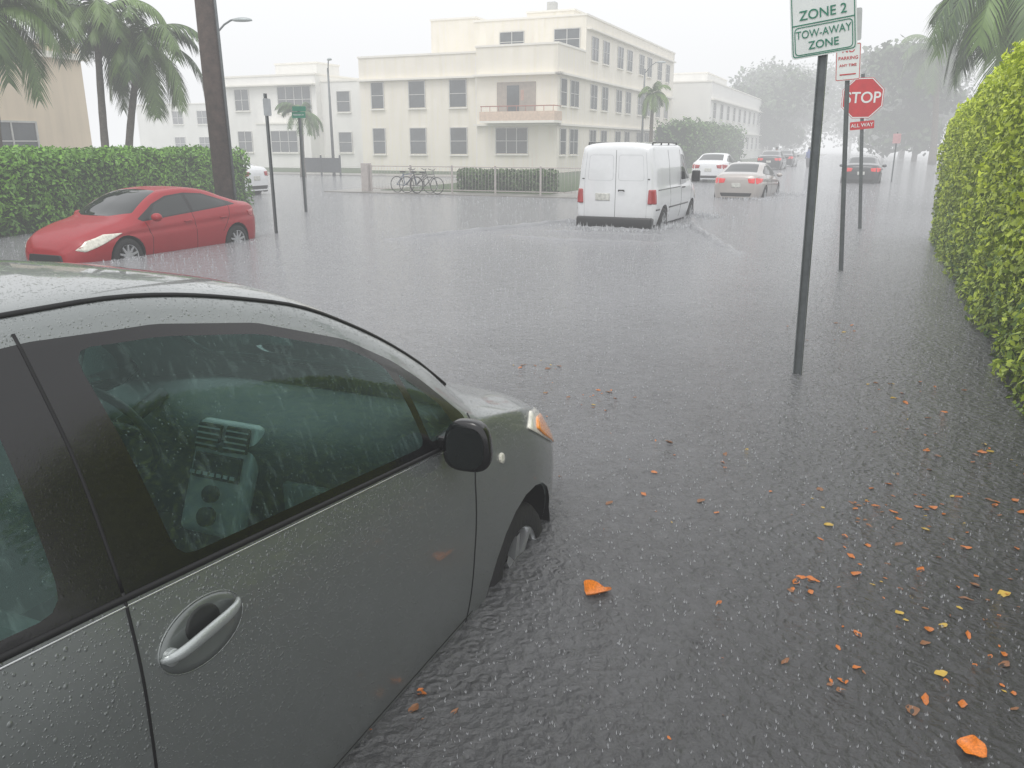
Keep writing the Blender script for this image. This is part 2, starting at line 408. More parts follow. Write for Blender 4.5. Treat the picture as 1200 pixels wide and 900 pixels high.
# ---------------------------------------------------------------- hero hatchback
M['hsilver']=drops(mat('handle_silver',(.42,.45,.445),.3,metal=.5,var=.05,coat=1),170,.3)
M['blackgloss']=drops(mat('gloss_black',(.006,.006,.007),.22,coat=.25),130,.10,.002)
M['mirror']=mat('mirror_surface',(.08,.09,.09),.05,metal=1,var=.02)
def hero():
    P=empty('parked_hatchback',loc=tuple(-2.02*R),rotz=ANG_S,label='grey green metallic hatchback with wet doors standing in floodwater',cat='car')
    pm=paint('grey_green_metallic',(.222,.240,.236),metal=.6,rough=.32,dr=95,st=.65)
    spec=dict(x=(-.3,3.64),n=120,soft=1,t=dict(
     W=[(-.3,.58),(-.22,.70),(0,.81),(.5,.845),(.92,.85),(2.9,.85),(3.2,.82),(3.4,.755),(3.55,.64),(3.64,.48)],
     zb=[(-.3,-.1),(3.64,-.12)],
     zbelt=[(-.3,.88),(0,.985),(.92,.895),(2.3,.757),(2.6,.72),(3.0,.635),(3.3,.53),(3.5,.40),(3.64,.24)],
     ib=[(-.3,.05),(2.4,.05),(3.0,.07),(3.64,.10)],
     zrail=[(-.3,1.0),(-.1,1.25),(.1,1.34),(.5,1.375),(1.15,1.37),(1.75,1.262),(2.11,1.115),(2.4,.935),(2.55,.805),(2.8,.715),(3.2,.605),(3.4,.51),(3.58,.35),(3.64,.28)],
     ir=[(-.3,.25),(.5,.28),(1.5,.28),(2.1,.24),(2.4,.19),(2.6,.15),(3.0,.16),(3.64,.18)],
     ztop=[(-.3,1.1),(-.15,1.30),(.1,1.41),(.6,1.44),(1.2,1.43),(1.8,1.34),(2.1,1.215),(2.5,.97),(2.8,.775),(3.1,.68),(3.4,.55),(3.58,.38),(3.64,.30)]))
    c=Car(P,spec)
    glass=carglass('tinted_side_glass',(.60,.80,.765),.04,dr=120)
    glass2=carglass('windscreen_glass',(.76,.87,.84),.05)
    AC=(2.89,-.05,.375)
    arches(c,*AC); arches(c,.38,.0,.372)
    surround=rounded([(.0,.968),(2.36,.722),(2.44,.775),(2.27,.95),(2.16,1.035),(1.96,1.145),(1.62,1.26),(1.3,1.32),(1.0,1.343),(.35,1.335),(.05,1.15)],.03,3)
    c.cut(surround,'side',(1,2),only=None)
    front=rounded([(1.10,.885),(2.12,.778),(2.10,1.032),(1.95,1.12),(1.61,1.234),(1.3,1.293),(1.075,1.313)],.045,3)
    quarter=rounded([(2.155,.775),(2.345,.765),(2.30,.86),(2.145,1.0)],.02,3)
    rear=rounded([(.10,.985),(.84,.912),(.875,1.308),(.36,1.30),(.12,1.16)],.05,3)
    for pl in (front,quarter,rear):
        for sg in (-1,1):
            f=c.cut(pl,'side',(1,2),only=(lambda q,sg=sg:q.y*sg>0))
            c.extract(f,'side_window',glass)
    c.extract(c.cut(surround,'side',(1,2)),'window_surround',M['blackgloss'])
    for pl,nm in ((rounded([(2.0,-.47),(2.0,.47),(2.68,.60),(2.76,.3),(2.78,0),(2.76,-.3),(2.68,-.60)],.05,3),'windscreen'),(rounded([(-.2,-.45),(-.2,.45),(.02,.42),(.02,-.42)],.04,3),'rear_screen')):
        f=c.cut(pl,'top',(3,)); c.extract(f,nm,glass2)
    bm=c.bm; bm.normal_update()
    vs=[v.co-v.normal*.02 for v in bm.verts]; idx={v:i for i,v in enumerate(bm.verts)}
    fs=[[idx[v] for v in f.verts][::-1] for f in bm.faces]
    mk('inner_lining',vs,fs,mat('lining_grey',(.17,.20,.195),.9),P,True)
    bm2obj(bm.copy(),'body',pm,P,True)
    for sg in (-1,1):
        rl=[(x,c.T['zrail'](x)) for x in np.linspace(.0,2.52,40)]
        pts=[]
        for x,z in rl:
            y=c.T['W'](x)-c.T['ir'](x); q=c.top(x,sg*(y-.035),-.001)
            if q: pts.append(q)
        tube('roof_seam',[(pts,.008)],M['gasket'],P,6)
        c.seam('door_seam',[(.93,-.1),(.92,.3),(.935,.6),(.955,.885)],sg,.0045)
        c.seam('door_seam',[(.955,.885),(.975,1.15),(.985,1.36)],sg,.0045,M['silverplastic'] if False else M['gasket'])
        c.seam('door_seam',[(2.47,.775),(2.43,.70),(2.385,.55),(2.36,.3),(2.35,-.08)],sg,.0045)
        c.seam('window_trim',[(.02,.966),(.92,.876),(2.36,.720)],sg,.009,M['gasket'])
        c.seam('window_trim',[(.02,.952),(.92,.862),(2.36,.708)],sg,.0035,M['chrome'])
        c.seam('sill_seam',[(.4,.02),(2.4,.02)],sg,.004)
        hx=1.105; zc=.72
        c.patch('handle_recess_shade_patch',[(hx+.118*math.cos(t),zc+.066*math.sin(t)) for t in np.linspace(0,2*math.pi,33)[:-1]],'side',mat('handle_recess_shade',(.14,.155,.15),.4,metal=.4,coat=1),sg,.0012,parent=P,skirt=.004,sub=1)  # body colour darkened to paint the dish's shading onto a flat patch
        c.patch('handle_gap_shadow_patch',[(hx+.004+.048*math.cos(t),zc+.018+.036*math.sin(t)) for t in np.linspace(0,2*math.pi,25)[:-1]],'side',mat('handle_shadow',(.02,.022,.022),.5),sg,.002,parent=P,skirt=.004,sub=1)
        c.seam('handle_recess_rim',[(hx+.120*math.cos(t),zc+.068*math.sin(t)) for t in np.linspace(0,2*math.pi,49)],sg,.0026,pm,sub=1)
        y=c.side(hx,zc,sg).y; bm=bmesh.new(); rows_=[]
        for k in range(25):
            u=-1+2*k/24; hgt=(.009+.006*(1-abs(u)**3))*(1 if abs(u)<.97 else .5); cx_=hx-.006+u*.112; cz_=zc+.012+.010*u; cy_=y+sg*(.004+.022*(1-abs(u)**5)); rw=[]
            for j in range(12):
                t=2*math.pi*j/12; rw.append(bm.verts.new((cx_,cy_+.008*math.cos(t)*(.6 if abs(u)>.97 else 1),cz_+hgt*math.sin(t))))
            rows_.append(rw)
        for k in range(24):
            for j in range(12): bm.faces.new((rows_[k][j],rows_[k][(j+1)%12],rows_[k+1][(j+1)%12],rows_[k+1][j]))
        bm.faces.new(rows_[0]); bm.faces.new(rows_[-1][::-1]); bmesh.ops.recalc_face_normals(bm,faces=bm.faces)
        bm2obj(bm,'door_handle',M['hsilver'],P,True)
        c.patch('handle_lock',[(hx-.094+.019*math.cos(t),zc+.0+.017*math.sin(t)) for t in np.linspace(0,2*math.pi,17)[:-1]],'side',M['hsilver'],sg,.012,parent=P,skirt=.02,sub=1,rings=2)
        hl=rounded([(2.93,.575),(3.05,.61),(3.24,.565),(3.40,.47),(3.43,.36),(3.30,.38),(3.12,.47)],.02,3)
        c.patch('headlight',hl,'side',M['lens_clear'],sg,.008,rings=6,skirt=.02,sub=2)
        am=rounded([(3.03,.545),(3.10,.57),(3.24,.54),(3.38,.445),(3.40,.37),(3.28,.39),(3.12,.48)],.02,3)
        c.patch('indicator',am,'side',M['lens_amber'],sg,.013,rings=4,skirt=.02,sub=2)
        c.patch('side_marker',circle(2.62,.56,.02,10),'side',M['lens_clear'],sg,.008,skirt=.02,sub=1,rings=2)
        c.patch('tail_light',rounded([(-.18,.95),(.02,.92),(.0,.6),(-.2,.58)],.03,3),'side',M['lens_red'],sg,.006,sub=2)
        wheel(P,2.89,sg*.705,-.07,.30,sg,spokes=9); wheel(P,.38,sg*.69,-.03,.285,sg,spokes=9)
        archliner(c,AC[0],AC[1],AC[2],.83,sg); archliner(c,.38,.0,.372,.83,sg)
        bm=bmesh.new(); bmesh.ops.create_uvsphere(bm,u_segments=32,v_segments=22,radius=1)
        for v in bm.verts:
            x,y_,z=v.co
            sx=math.copysign(abs(x)**.75,x); sy=math.copysign(abs(y_)**.7,y_); sz=math.copysign(abs(z)**.7,z)
            if sx<0: sx*=.35
            v.co=(sx*.070,sy*.080*(1-.12*sz),sz*.088)
        o=bm2obj(bm,'mirror_housing',M['blackgloss'],P,True); o.location=(2.20,sg*.905,.765); o.rotation_euler=(0,0,sg*-.12)
        n=32; gp=[]
        for k in range(n):
            t=2*math.pi*k/n; ct,st=math.cos(t),math.sin(t)
            gp.append((-.0255,.064*math.copysign(abs(ct)**.75,ct),.071*math.copysign(abs(st)**.75,st)))
        g=mk('mirror_glass',gp,[tuple(range(n))],M['mirror'],P); g.location=o.location; g.rotation_euler=o.rotation_euler
        boxes('mirror_arm',[(2.19,min(sg*.79,sg*.87),.735,2.30,max(sg*.79,sg*.87),.785)],M['blackgloss'],P,.012)
        boxes('door_card',[(.95,min(sg*.74,sg*.77),.0,2.3,max(sg*.74,sg*.77),.72)],M['seat'],P,.01)
    boxes('cabin_floor',[(.1,-.72,-.05,2.75,.72,.02)],M['dash'],P)
    vs=[];fs=[];prof=[(2.62,.10),(2.28,.22),(2.20,.45),(2.12,.60),(2.10,.68),(2.16,.735),(2.35,.755),(2.72,.70)]
    ys=np.linspace(-.74,.74,31)
    for y in ys:
        h=.045*math.exp(-((y-.38)/.17)**2)
        for k,(x,z) in enumerate(prof):
            vs.append((x-(.05*math.exp(-(y/.2)**2) if k in(2,3,4) else 0),y,z+(h if 4<=k<=6 else 0)))
    m=len(prof)
    for i in range(30):
        for k in range(m-1): fs.append((i*m+k,i*m+k+1,(i+1)*m+k+1,(i+1)*m+k))
    mk('dashboard',vs,fs,M['dash'],P,True)
    boxes('glovebox_panel',[(2.10,-.66,.36,2.13,-.22,.56)],M['seat'],P,.01)
    st=bpy.data.objects.new('centre_console',None); link(st,P); st.location=(2.045,0,.60); st.rotation_euler=(0,math.radians(24),0)
    boxes('console_surround',[(-.010,-.135,-.24,.06,.135,.17)],M['silverplastic'],st,.03,4,True)
    boxes('air_vent',[(-.022,-.118,.06,-.009,-.008,.15),(-.022,.008,.06,-.009,.118,.15)],M['dashdark'],st,.008)
    boxes('vent_slat',[(-.026,-.112,.07+.02*k,-.0225,-.014,.076+.02*k) for k in range(4)]+[(-.026,.014,.07+.02*k,-.0225,.112,.076+.02*k) for k in range(4)],M['silverplastic'],st)
    boxes('radio',[(-.022,-.105,-.045,-.009,.105,.045)],M['dashdark'],st,.006)
    boxes('radio_button',[(-.025,-.09+.03*k,-.035,-.0225,-.07+.03*k,-.022) for k in range(7)],M['silverplastic'],st)
    tube('climate_dial',[([(-.035,0,-.175),(-.008,0,-.175)],.034),([(-.035,0,-.095),(-.008,0,-.095)],.030)],M['dashdark'],st,18)
    boxes('gear_tunnel',[(1.2,-.09,.02,2.1,.09,.25)],M['dash'],P,.03)
    pts=[(0,.185*math.cos(t),.185*math.sin(t)) for t in np.linspace(0,2*math.pi,33)]
    sw=tube('steering_wheel',[(pts,.016),([(0,-.17,0),(.03,0,0),(0,.17,0)],.02),([(0.03,0,0),(0,0,-.17)],.02),([(.03,0,0),(.25,0,-.02)],.03)],M['dashdark'],P,8)
    sw.location=(1.93,.37,.72); sw.rotation_euler=(0,math.radians(-22),0)
    for y in (-.37,.37):
        se=bpy.data.objects.new('front_seat',None); link(se,P); se.location=(1.27,y,.05)
        boxes('seat_cushion',[(-.25,-.24,0,.28,.24,.16)],M['seat'],se,.06,3,True)
        b=boxes('backrest',[(-.07,-.235,0,.07,.235,.60)],M['seat'],se,.06,3,True); b.location=(-.22,0,.1); b.rotation_euler=(0,math.radians(-16),0)
        b=boxes('headrest',[(-.05,-.13,0,.05,.13,.18)],M['seat'],se,.045,3,True); b.location=(-.41,0,.72); b.rotation_euler=(0,math.radians(-12),0)
    boxes('rear_seat',[(.15,-.62,.1,.65,.62,.28),(.05,-.62,.2,.2,.62,.85)],M['seat'],P,.05,3,True)
    c.bm.free()
hero()
# ---------------------------------------------------------------- sedans
def sedan(name,loc,ang,pm,label,scale=1,lit=False,rimn=5,group=None):
    P=empty(name,loc=loc,rotz=ang,label=label,cat='car',group=group,scale=scale)
    spec=dict(x=(0,4.5),n=80,soft=1,crease=(.74,-.035,.022),t=dict(
     W=[(0,.55),(.06,.68),(.3,.82),(.9,.885),(3.6,.885),(4.05,.83),(4.3,.72),(4.45,.55),(4.5,.42)],
     zb=[(0,.25),(.3,.17),(4.2,.17),(4.5,.2)],
     zbelt=[(0,.86),(.1,.95),(.5,1.0),(1.2,.985),(2.6,.90),(3.2,.85),(3.9,.73),(4.3,.60),(4.5,.42)],
     ib=[(0,.06),(4.5,.06)],
     zrail=[(0,.90),(.1,1.0),(.5,1.06),(.8,1.13),(1.3,1.30),(1.9,1.375),(2.4,1.345),(2.8,1.21),(3.2,.985),(3.4,.90),(3.9,.79),(4.3,.66),(4.5,.46)],
     ir=[(0,.12),(.5,.16),(1.2,.27),(2.4,.28),(3.1,.18),(3.5,.15),(4.5,.15)],
     ztop=[(0,.95),(.1,1.05),(.5,1.12),(.9,1.25),(1.4,1.39),(2.0,1.435),(2.5,1.40),(3.0,1.22),(3.45,.99),(3.8,.91),(4.2,.77),(4.4,.64),(4.5,.50)]))
    c=Car(P,spec)
    for x in (.82,3.55): arches(c,x,.32,.365)
    sur=rounded([(.72,1.045),(3.12,.885),(3.20,.93),(2.78,1.165),(2.4,1.29),(1.95,1.325),(1.5,1.29),(.85,1.10)],.02,3)
    c.cut(sur,'side',(1,2))
    fw=rounded([(1.98,.985),(2.98,.915),(2.72,1.155),(2.4,1.262),(2.02,1.298)],.03,3)
    rw=rounded([(.98,1.05),(1.90,.99),(1.94,1.30),(1.5,1.262),(1.0,1.10)],.03,3)
    for pl in (fw,rw):
        for sg in (-1,1):
            c.extract(c.cut(pl,'side',(1,2),only=(lambda q,sg=sg:q.y*sg>0)),'side_window',M['glassdark'])
    c.extract(c.cut(sur,'side',(1,2)),'window_surround',M['black'])
    c.extract(c.cut(rounded([(2.48,-.50),(2.48,.50),(3.22,.66),(3.42,.35),(3.46,0),(3.42,-.35),(3.22,-.66)],.05,3),'top',(3,)),'windscreen',M['glassdark'])
    c.extract(c.cut(rounded([(.52,-.58),(.48,0),(.52,.58),(1.38,.48),(1.38,-.48)],.05,3),'top',(3,)),'rear_screen',M['glassdark'])
    bm2obj(c.bm.copy(),'body',pm,P,True)
    for sg in (-1,1):
        c.seam('door_seam',[(1.93,.22),(1.93,.7),(1.96,.99)],sg,.006)
        c.seam('door_seam',[(3.02,.24),(3.0,.6),(3.08,.88)],sg,.006)
        c.seam('door_seam',[(1.22,.55),(1.02,.8),(.95,1.03)],sg,.006)
        for hx in (2.12,1.18): 
            y=c.side(hx,.82,sg).y
            tube('door_handle',[([(hx-.09,y+sg*.005,.82),(hx-.05,y+sg*.035,.825),(hx+.05,y+sg*.035,.825),(hx+.09,y+sg*.005,.82)],.014)],pm,P,6)
        c.patch('headlight',rounded([(3.62,.735),(3.95,.735),(4.25,.64),(4.40,.50),(4.30,.47),(4.0,.585)],.02,3),'side',M['lens_clear'],sg,.008,sub=2)
        c.patch('tail_light',rounded([(.06,.93),(.45,.90),(.40,.80),(.06,.72)],.03,3),'side',M['lens_redlit'] if lit else M['lens_red'],sg,.008,sub=2)
        c.patch('tail_light',rounded([(sg*.38,.90),(sg*.62,.92),(sg*.62,.74),(sg*.42,.76)],.02,3),'end',M['lens_redlit'] if lit else M['lens_red'],-1,.01,sub=2)
        for x in (.82,3.55):
            wheel(P,x,sg*.77,.32,.315,sg,spokes=rimn*2); archliner(c,x,.32,.365,.86,sg)
        bm=bmesh.new(); bmesh.ops.create_uvsphere(bm,u_segments=16,v_segments=10,radius=1)
        for v in bm.verts: v.co=(v.co.x*.08,v.co.y*.11,v.co.z*.075)
        o=bm2obj(bm,'wing_mirror',pm,P,True); o.location=(2.95,sg*.97,.95)
    c.patch('number_plate',[(-.16,.60),(.16,.60),(.16,.75),(-.16,.75)],'end',M['plate'],-1,.012)
    c.patch('rear_bumper_trim',rounded([(-.5,.30),(.5,.30),(.55,.42),(-.55,.42)],.03,3),'end',M['black'],-1,.006)
    c.patch('grille',rounded([(-.42,.28),(.42,.28),(.38,.42),(-.38,.42)],.03,3),'end',M['black'],1,.006)
    c.bm.free()
    return P
red=paint('red_paint',(.33,.001,.008),metal=.0,rough=.4,dr=60,coat=.22,st=.4)
redpos=Vector((-5.47,13.9,0))-R*.85+S*1.98
sedan('parked_sedan',(redpos.x,redpos.y,-.27),ANG_S+math.pi,red,'red four door sedan parked in floodwater beside a clipped hedge',scale=.90)
silver=paint('champagne_paint',(.46,.42,.39),metal=.3,rough=.35)
sedan('driving_sedan',(7.42,27.6,-.22),ANG_S+math.radians(-3),silver,'pale champagne sedan driving away through the flooded street',lit=True,scale=.95)
dark=paint('dark_grey_paint',(.03,.032,.036),metal=.3,rough=.35)
far=sedan('distant_car',(16.05,38.5,-.22),ANG_S,dark,'dark sedan with red tail lamps driving away in rain mist',lit=True,scale=1.0)
white=paint('white_paint',(.80,.81,.82),metal=0,rough=.3)
pc=sedan('parked_car',(-9.0,29.5,-.1),ANG_S+math.pi/2,white,'white sedan partly hidden behind the end of a hedge')
def copycar(src,loc,ang,label,name,group=None):
    o=src.copy(); link(o); o.location=loc; o.rotation_euler[2]=ang; o['label']=label
    o.name=name
    if group: o['group']=group
    def rec(s,d):
        for ch in s.children:
            n=ch.copy(); COL.objects.link(n); n.parent=d; rec(ch,n)
    rec(src,o); return o
C=Vector((2.9,52,0))
LBW='white sedan parked at the kerb on the flooded street'
LBD='dark sedan parked at the kerb on the flooded street'
G='cars parked along the flooded street'
def kerb(r_,s_): p=C+R*r_+S*s_; return (p.x,p.y,-.1)
copycar(pc,kerb(10.8,-9),ANG_S,LBW,'parked_car',G)
copycar(far,kerb(11.0,13),ANG_S,LBD,'parked_car',G)
copycar(far,kerb(11.0,22),ANG_S,LBD,'parked_car',G)
copycar(far,kerb(22.5,12),ANG_S+math.pi,LBD,'parked_car',G)
# ---------------------------------------------------------------- van
M['shade']=mat('panel_gap',(.45,.46,.47),.6)
VP=Vector((2.2,17.72,0))
def van():
    P=empty('delivery_van',loc=(VP.x,VP.y,-.24),rotz=ANG_S+math.radians(-1),label='white compact delivery van driving away through deep water',cat='van')
    pm=white
    spec=dict(x=(0,4.3),n=80,soft=1,t=dict(
     W=[(0,.80),(.03,.85),(.12,.885),(.5,.9),(3.4,.9),(3.9,.86),(4.15,.74),(4.3,.5)],
     zb=[(0,.3),(4.3,.25)],
     zbelt=[(0,1.12),(3.1,1.12),(3.5,1.06),(3.9,.96),(4.15,.82),(4.3,.6)],
     ib=[(0,.035),(4.3,.05)],
     zrail=[(0,1.78),(.04,1.87),(.3,1.91),(2.4,1.91),(2.7,1.84),(3.1,1.5),(3.5,1.14),(3.9,1.02),(4.2,.85),(4.3,.66)],
     ir=[(0,.13),(2.6,.14),(3.3,.13),(4.3,.12)],
     ztop=[(0,1.86),(.04,1.95),(.3,2.0),(2.3,2.01),(2.6,1.95),(3.1,1.66),(3.6,1.22),(3.9,1.1),(4.2,.92),(4.3,.72)]))
    c=Car(P,spec)
    for x in (.75,3.45): arches(c,x,.32,.38)
    fw=rounded([(2.35,1.17),(3.32,1.17),(2.95,1.55),(2.72,1.72),(2.4,1.75)],.04,3)
    for sg in (-1,1): c.extract(c.cut(fw,'side',(1,2),only=(lambda q,sg=sg:q.y*sg>0)),'side_window',M['glassdark'])
    c.extract(c.cut(rounded([(2.68,-.62),(2.68,.62),(3.42,.68),(3.55,0),(3.42,-.68)],.05,3),'top',(3,)),'windscreen',M['glassdark'])
    bm2obj(c.bm.copy(),'body',pm,P,True)
    for sg in (-1,1):
        c.seam('door_seam',[(2.25,.35),(2.27,1.15),(2.35,1.84)],sg,.007)
        c.seam('door_seam',[(3.3,.35),(3.28,.8),(3.38,1.1)],sg,.007)
        c.seam('sliding_door_seam',[(1.25,.4),(1.25,1.84)],sg,.007)
        c.seam('side_rail',[(.25,1.02),(2.2,1.02)],sg,.012,M['black'])
        c.seam('body_moulding',[(.1,.62),(.35,.62)],sg,.02,M['black']); c.seam('body_moulding',[(1.15,.62),(3.0,.62)],sg,.02,M['black'])
        y=c.side(2.4,1.0,sg).y; tube('door_handle',[([(2.36,y,1.0),(2.4,y+sg*.04,1.0),(2.5,y+sg*.04,1.0),(2.54,y,1.0)],.015)],M['black'],P,6)
        for x in (.75,3.45):
            wheel(P,x,sg*.79,.32,.32,sg,spokes=6); archliner(c,x,.32,.38,.875,sg)
        c.patch('tail_light',rounded([(sg*.715,.74),(sg*.815,.74),(sg*.80,1.04),(sg*.73,1.04)],.02,3),'end',M['lens_red'],-1,.02,sub=2)
        c.patch('tail_light',rounded([(.0,.74),(.10,.74),(.09,1.04),(.0,1.04)],.02,2),'side',M['lens_red'],sg,.008,sub=2)
        c.patch('headlight',rounded([(3.85,.88),(4.12,.80),(4.2,.65),(3.95,.68)],.03,3),'side',M['lens_clear'],sg,.008,sub=2)
        boxes('wing_mirror',[(3.08,min(sg*.93,sg*1.12),1.1,3.2,max(sg*.93,sg*1.12),1.36)],M['black'],P,.03,3,True)
        pts=[c.top(x,sg*.70,.045) for x in np.linspace(.25,2.3,8)]
        tube('roof_rail',[(pts,.014)]+[([c.top(x,sg*.70,-.01),c.top(x,sg*.70,.045)],.016) for x in (.25,.95,1.6,2.3)],M['black'],P,6)
        c.seam('rear_door_hinge',[(sg*.70,1.25),(sg*.745,1.25)],-1,.014,M['black'],'end'); 
        pr=rounded([(sg*.06,1.22),(sg*.62,1.22),(sg*.58,1.74),(sg*.06,1.74)],.06,3)
        c.seam('window_pressing',pr+[pr[0]],-1,.0035,M['shade'],'end',sub=2)
    c.seam('rear_door_seam',[(0,.45),(0,1.84)],-1,.006,None,'end')
    c.seam('rear_door_edge',[(-.69,.45),(-.69,1.3),(-.64,1.8)],-1,.004,M['shade'],'end'); c.seam('rear_door_edge',[(.69,.45),(.69,1.3),(.64,1.8)],-1,.004,M['shade'],'end')
    c.patch('number_plate',[(.12,.80),(.44,.80),(.44,.95),(.12,.95)],'end',M['plate'],-1,.012)
    tube('rear_door_handle',[([(-.03,-.08,1.0),(-.05,-.08,1.02),(-.05,-.2,1.02),(-.03,-.2,1.0)],.015)],M['black'],P,6)
    boxes('rear_bumper',[(-.11,-.84,.22,.12,.84,.46)],M['black'],P,.04,3,True)
    c.bm.free()
van()

# ---------------------------------------------------------------- water and ground
def ground():
    mk('ground',[(-500,-80,-.32),(600,-80,-.32),(600,700,-.32),(-500,700,-.32)],[(0,1,2,3)],mat('asphalt',(.05,.05,.05),.9,bump=.5,bscale=60))['kind']='structure'
    m,nt,b=newmat('flood_water')
    b.inputs['IOR'].default_value=1.42; b.inputs['Roughness'].default_value=.10
    tc=N(nt,'ShaderNodeTexCoord'); L=nt.links.new
    def mul(s,k):
        q=N(nt,'ShaderNodeMath',operation='MULTIPLY'); q.inputs[1].default_value=k; L(s,q.inputs[0]); return q.outputs[0]
    def add(a,c):
        q=N(nt,'ShaderNodeMath',operation='ADD'); L(a,q.inputs[0]); L(c,q.inputs[1]); return q.outputs[0]
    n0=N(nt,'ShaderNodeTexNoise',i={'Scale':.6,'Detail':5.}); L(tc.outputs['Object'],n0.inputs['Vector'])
    # base colour painted paler up the street, in place of grazing sky reflection
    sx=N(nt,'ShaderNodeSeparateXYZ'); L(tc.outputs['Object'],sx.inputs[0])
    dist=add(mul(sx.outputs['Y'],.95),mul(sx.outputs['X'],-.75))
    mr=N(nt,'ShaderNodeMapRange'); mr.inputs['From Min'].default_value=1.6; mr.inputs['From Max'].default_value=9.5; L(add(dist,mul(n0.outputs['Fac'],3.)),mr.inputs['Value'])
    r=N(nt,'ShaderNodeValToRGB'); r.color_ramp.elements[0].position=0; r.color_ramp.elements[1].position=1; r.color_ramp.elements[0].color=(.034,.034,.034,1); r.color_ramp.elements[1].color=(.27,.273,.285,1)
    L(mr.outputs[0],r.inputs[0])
    w=N(nt,'ShaderNodeTexNoise',i={'Scale':9.,'Detail':3.}); L(tc.outputs['Object'],w.inputs['Vector'])
    dm=N(nt,'ShaderNodeMixRGB',blend_type='LINEAR_LIGHT'); dm.inputs['Fac'].default_value=.035; L(tc.outputs['Object'],dm.inputs['Color1']); L(w.outputs['Color'],dm.inputs['Color2'])
    n1=N(nt,'ShaderNodeTexNoise',i={'Scale':30.,'Detail':4.,'Roughness':.65}); L(dm.outputs[0],n1.inputs['Vector'])
    v1=N(nt,'ShaderNodeTexVoronoi',feature='F1',i={'Scale':24.}); L(dm.outputs[0],v1.inputs['Vector'])
    n2=N(nt,'ShaderNodeTexNoise',i={'Scale':5.,'Detail':2.}); L(tc.outputs['Object'],n2.inputs['Vector'])
    def rings(scale,k,rmax,off):
        mp=N(nt,'ShaderNodeMapping'); mp.inputs['Location'].default_value=(off,off*.7,0); L(tc.outputs['Object'],mp.inputs['Vector'])
        v2=N(nt,'ShaderNodeTexVoronoi',i={'Scale':scale}); L(mp.outputs[0],v2.inputs['Vector'])
        sn=N(nt,'ShaderNodeMath',operation='SINE'); L(mul(v2.outputs['Distance'],k),sn.inputs[0])
        fo=N(nt,'ShaderNodeMapRange'); fo.inputs['From Min'].default_value=0; fo.inputs['From Max'].default_value=rmax; fo.inputs['To Min'].default_value=1; fo.inputs['To Max'].default_value=0; L(v2.outputs['Distance'],fo.inputs['Value'])
        rg=N(nt,'ShaderNodeMath',operation='MULTIPLY'); L(sn.outputs[0],rg.inputs[0]); L(fo.outputs[0],rg.inputs[1]); return rg.outputs[0]
    h=add(add(mul(n1.outputs['Fac'],.020),mul(v1.outputs['Distance'],.013)),mul(n2.outputs['Fac'],.025))
    h=add(h,add(mul(rings(5.,44,.5,0.),.0038),mul(rings(9.,36,.5,3.3),.0028)))
    bp=N(nt,'ShaderNodeBump'); bp.inputs['Strength'].default_value=1; bp.inputs['Distance'].default_value=1.0
    L(h,bp.inputs['Height']); L(bp.outputs[0],b.inputs['Normal'])
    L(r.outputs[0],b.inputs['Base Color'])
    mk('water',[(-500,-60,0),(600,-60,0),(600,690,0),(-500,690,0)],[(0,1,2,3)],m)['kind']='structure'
ground()
def splashes():
    n=19000; vs=[];fs=[]
    rg=random.Random(4)
    def crown(x,y,s):
        b=len(vs); k=4; a0=rg.uniform(0,6.28)
        for i in range(k):
            a=a0+i*2*math.pi/k; a1=a+.8; am=a+.4; r0=s*.35; h=s*rg.uniform(.5,1.3)
            vs.append((x+r0*math.cos(a),y+r0*math.sin(a),-.002)); vs.append((x+r0*math.cos(a1),y+r0*math.sin(a1),-.002)); vs.append((x+s*.6*math.cos(am),y+s*.6*math.sin(am),h))
            fs.append((b+3*i,b+3*i+1,b+3*i+2))
        b=len(vs); h=s*rg.uniform(.3,1.9); q=s*.13
        vs.extend([(x-q,y-q,0),(x+q,y-q,0),(x,y+q,0),(x,y,h)]); fs.extend([(b,b+1,b+3),(b+1,b+2,b+3),(b+2,b,b+3)])
    O=-2.02*R
    def blocked(x,y):
        p=Vector((x,y,0)); q=p-O; s_=q.dot(S); l=-q.dot(R)
        if -.5<s_<3.75 and abs(l)<.9: return True
        q=p-redpos
        if abs(q.dot(R))<.85 and -4.2<q.dot(S)<.1: return True
        q=p-VP
        if -.1<q.dot(S)<4.3 and abs(q.dot(R))<.92: return True
        q=p-Vector((3.57,5.45,0))
        if q.dot(R)>-.05 and q.dot(S)<10.7: return True
        return False
    made=0
    while made<n:
        r_=1.8*math.exp(rg.uniform(0,1)**.75*math.log(20)); a=rg.uniform(-.85,.75); x=r_*math.sin(a); y=r_*math.cos(a)
        if blocked(x,y): continue
        crown(x,y,rg.uniform(.0025,.008)*(1+ r_*.10)); made+=1
    for sx,rx,sd,k in ((.6,1.0,.30,160),(3.5,1.05,.35,260),(-.25,0,.5,160),(.7,-1.0,.3,60)):
        c=VP+S*sx+R*rx
        for _ in range(k): crown(c.x+rg.gauss(0,sd),c.y+rg.gauss(0,sd),rg.uniform(.02,.08))
    for sx,rx,sd,k in ((.0,.6,.5,150),(2.8,1.0,.5,160)):
        c=Vector((7.42,27.6,0))+S*sx+R*rx
        for _ in range(k): crown(c.x+rg.gauss(0,sd),c.y+rg.gauss(0,sd),rg.uniform(.03,.08))
    for sx,rx,sd,k in ((-3.2,.85,.25,90),(-.7,.85,.25,60)):
        c=redpos+S*sx+R*rx
        for _ in range(k): crown(c.x+rg.gauss(0,sd),c.y+rg.gauss(0,sd),rg.uniform(.01,.03))
    o=mk('rain_splashes',vs,fs,mat('splash_water',(.58,.59,.61),.15,spec=.8),None)
    tag(o,'small crowns of rain splashing on the floodwater','rain splash',kind='stuff')
splashes()
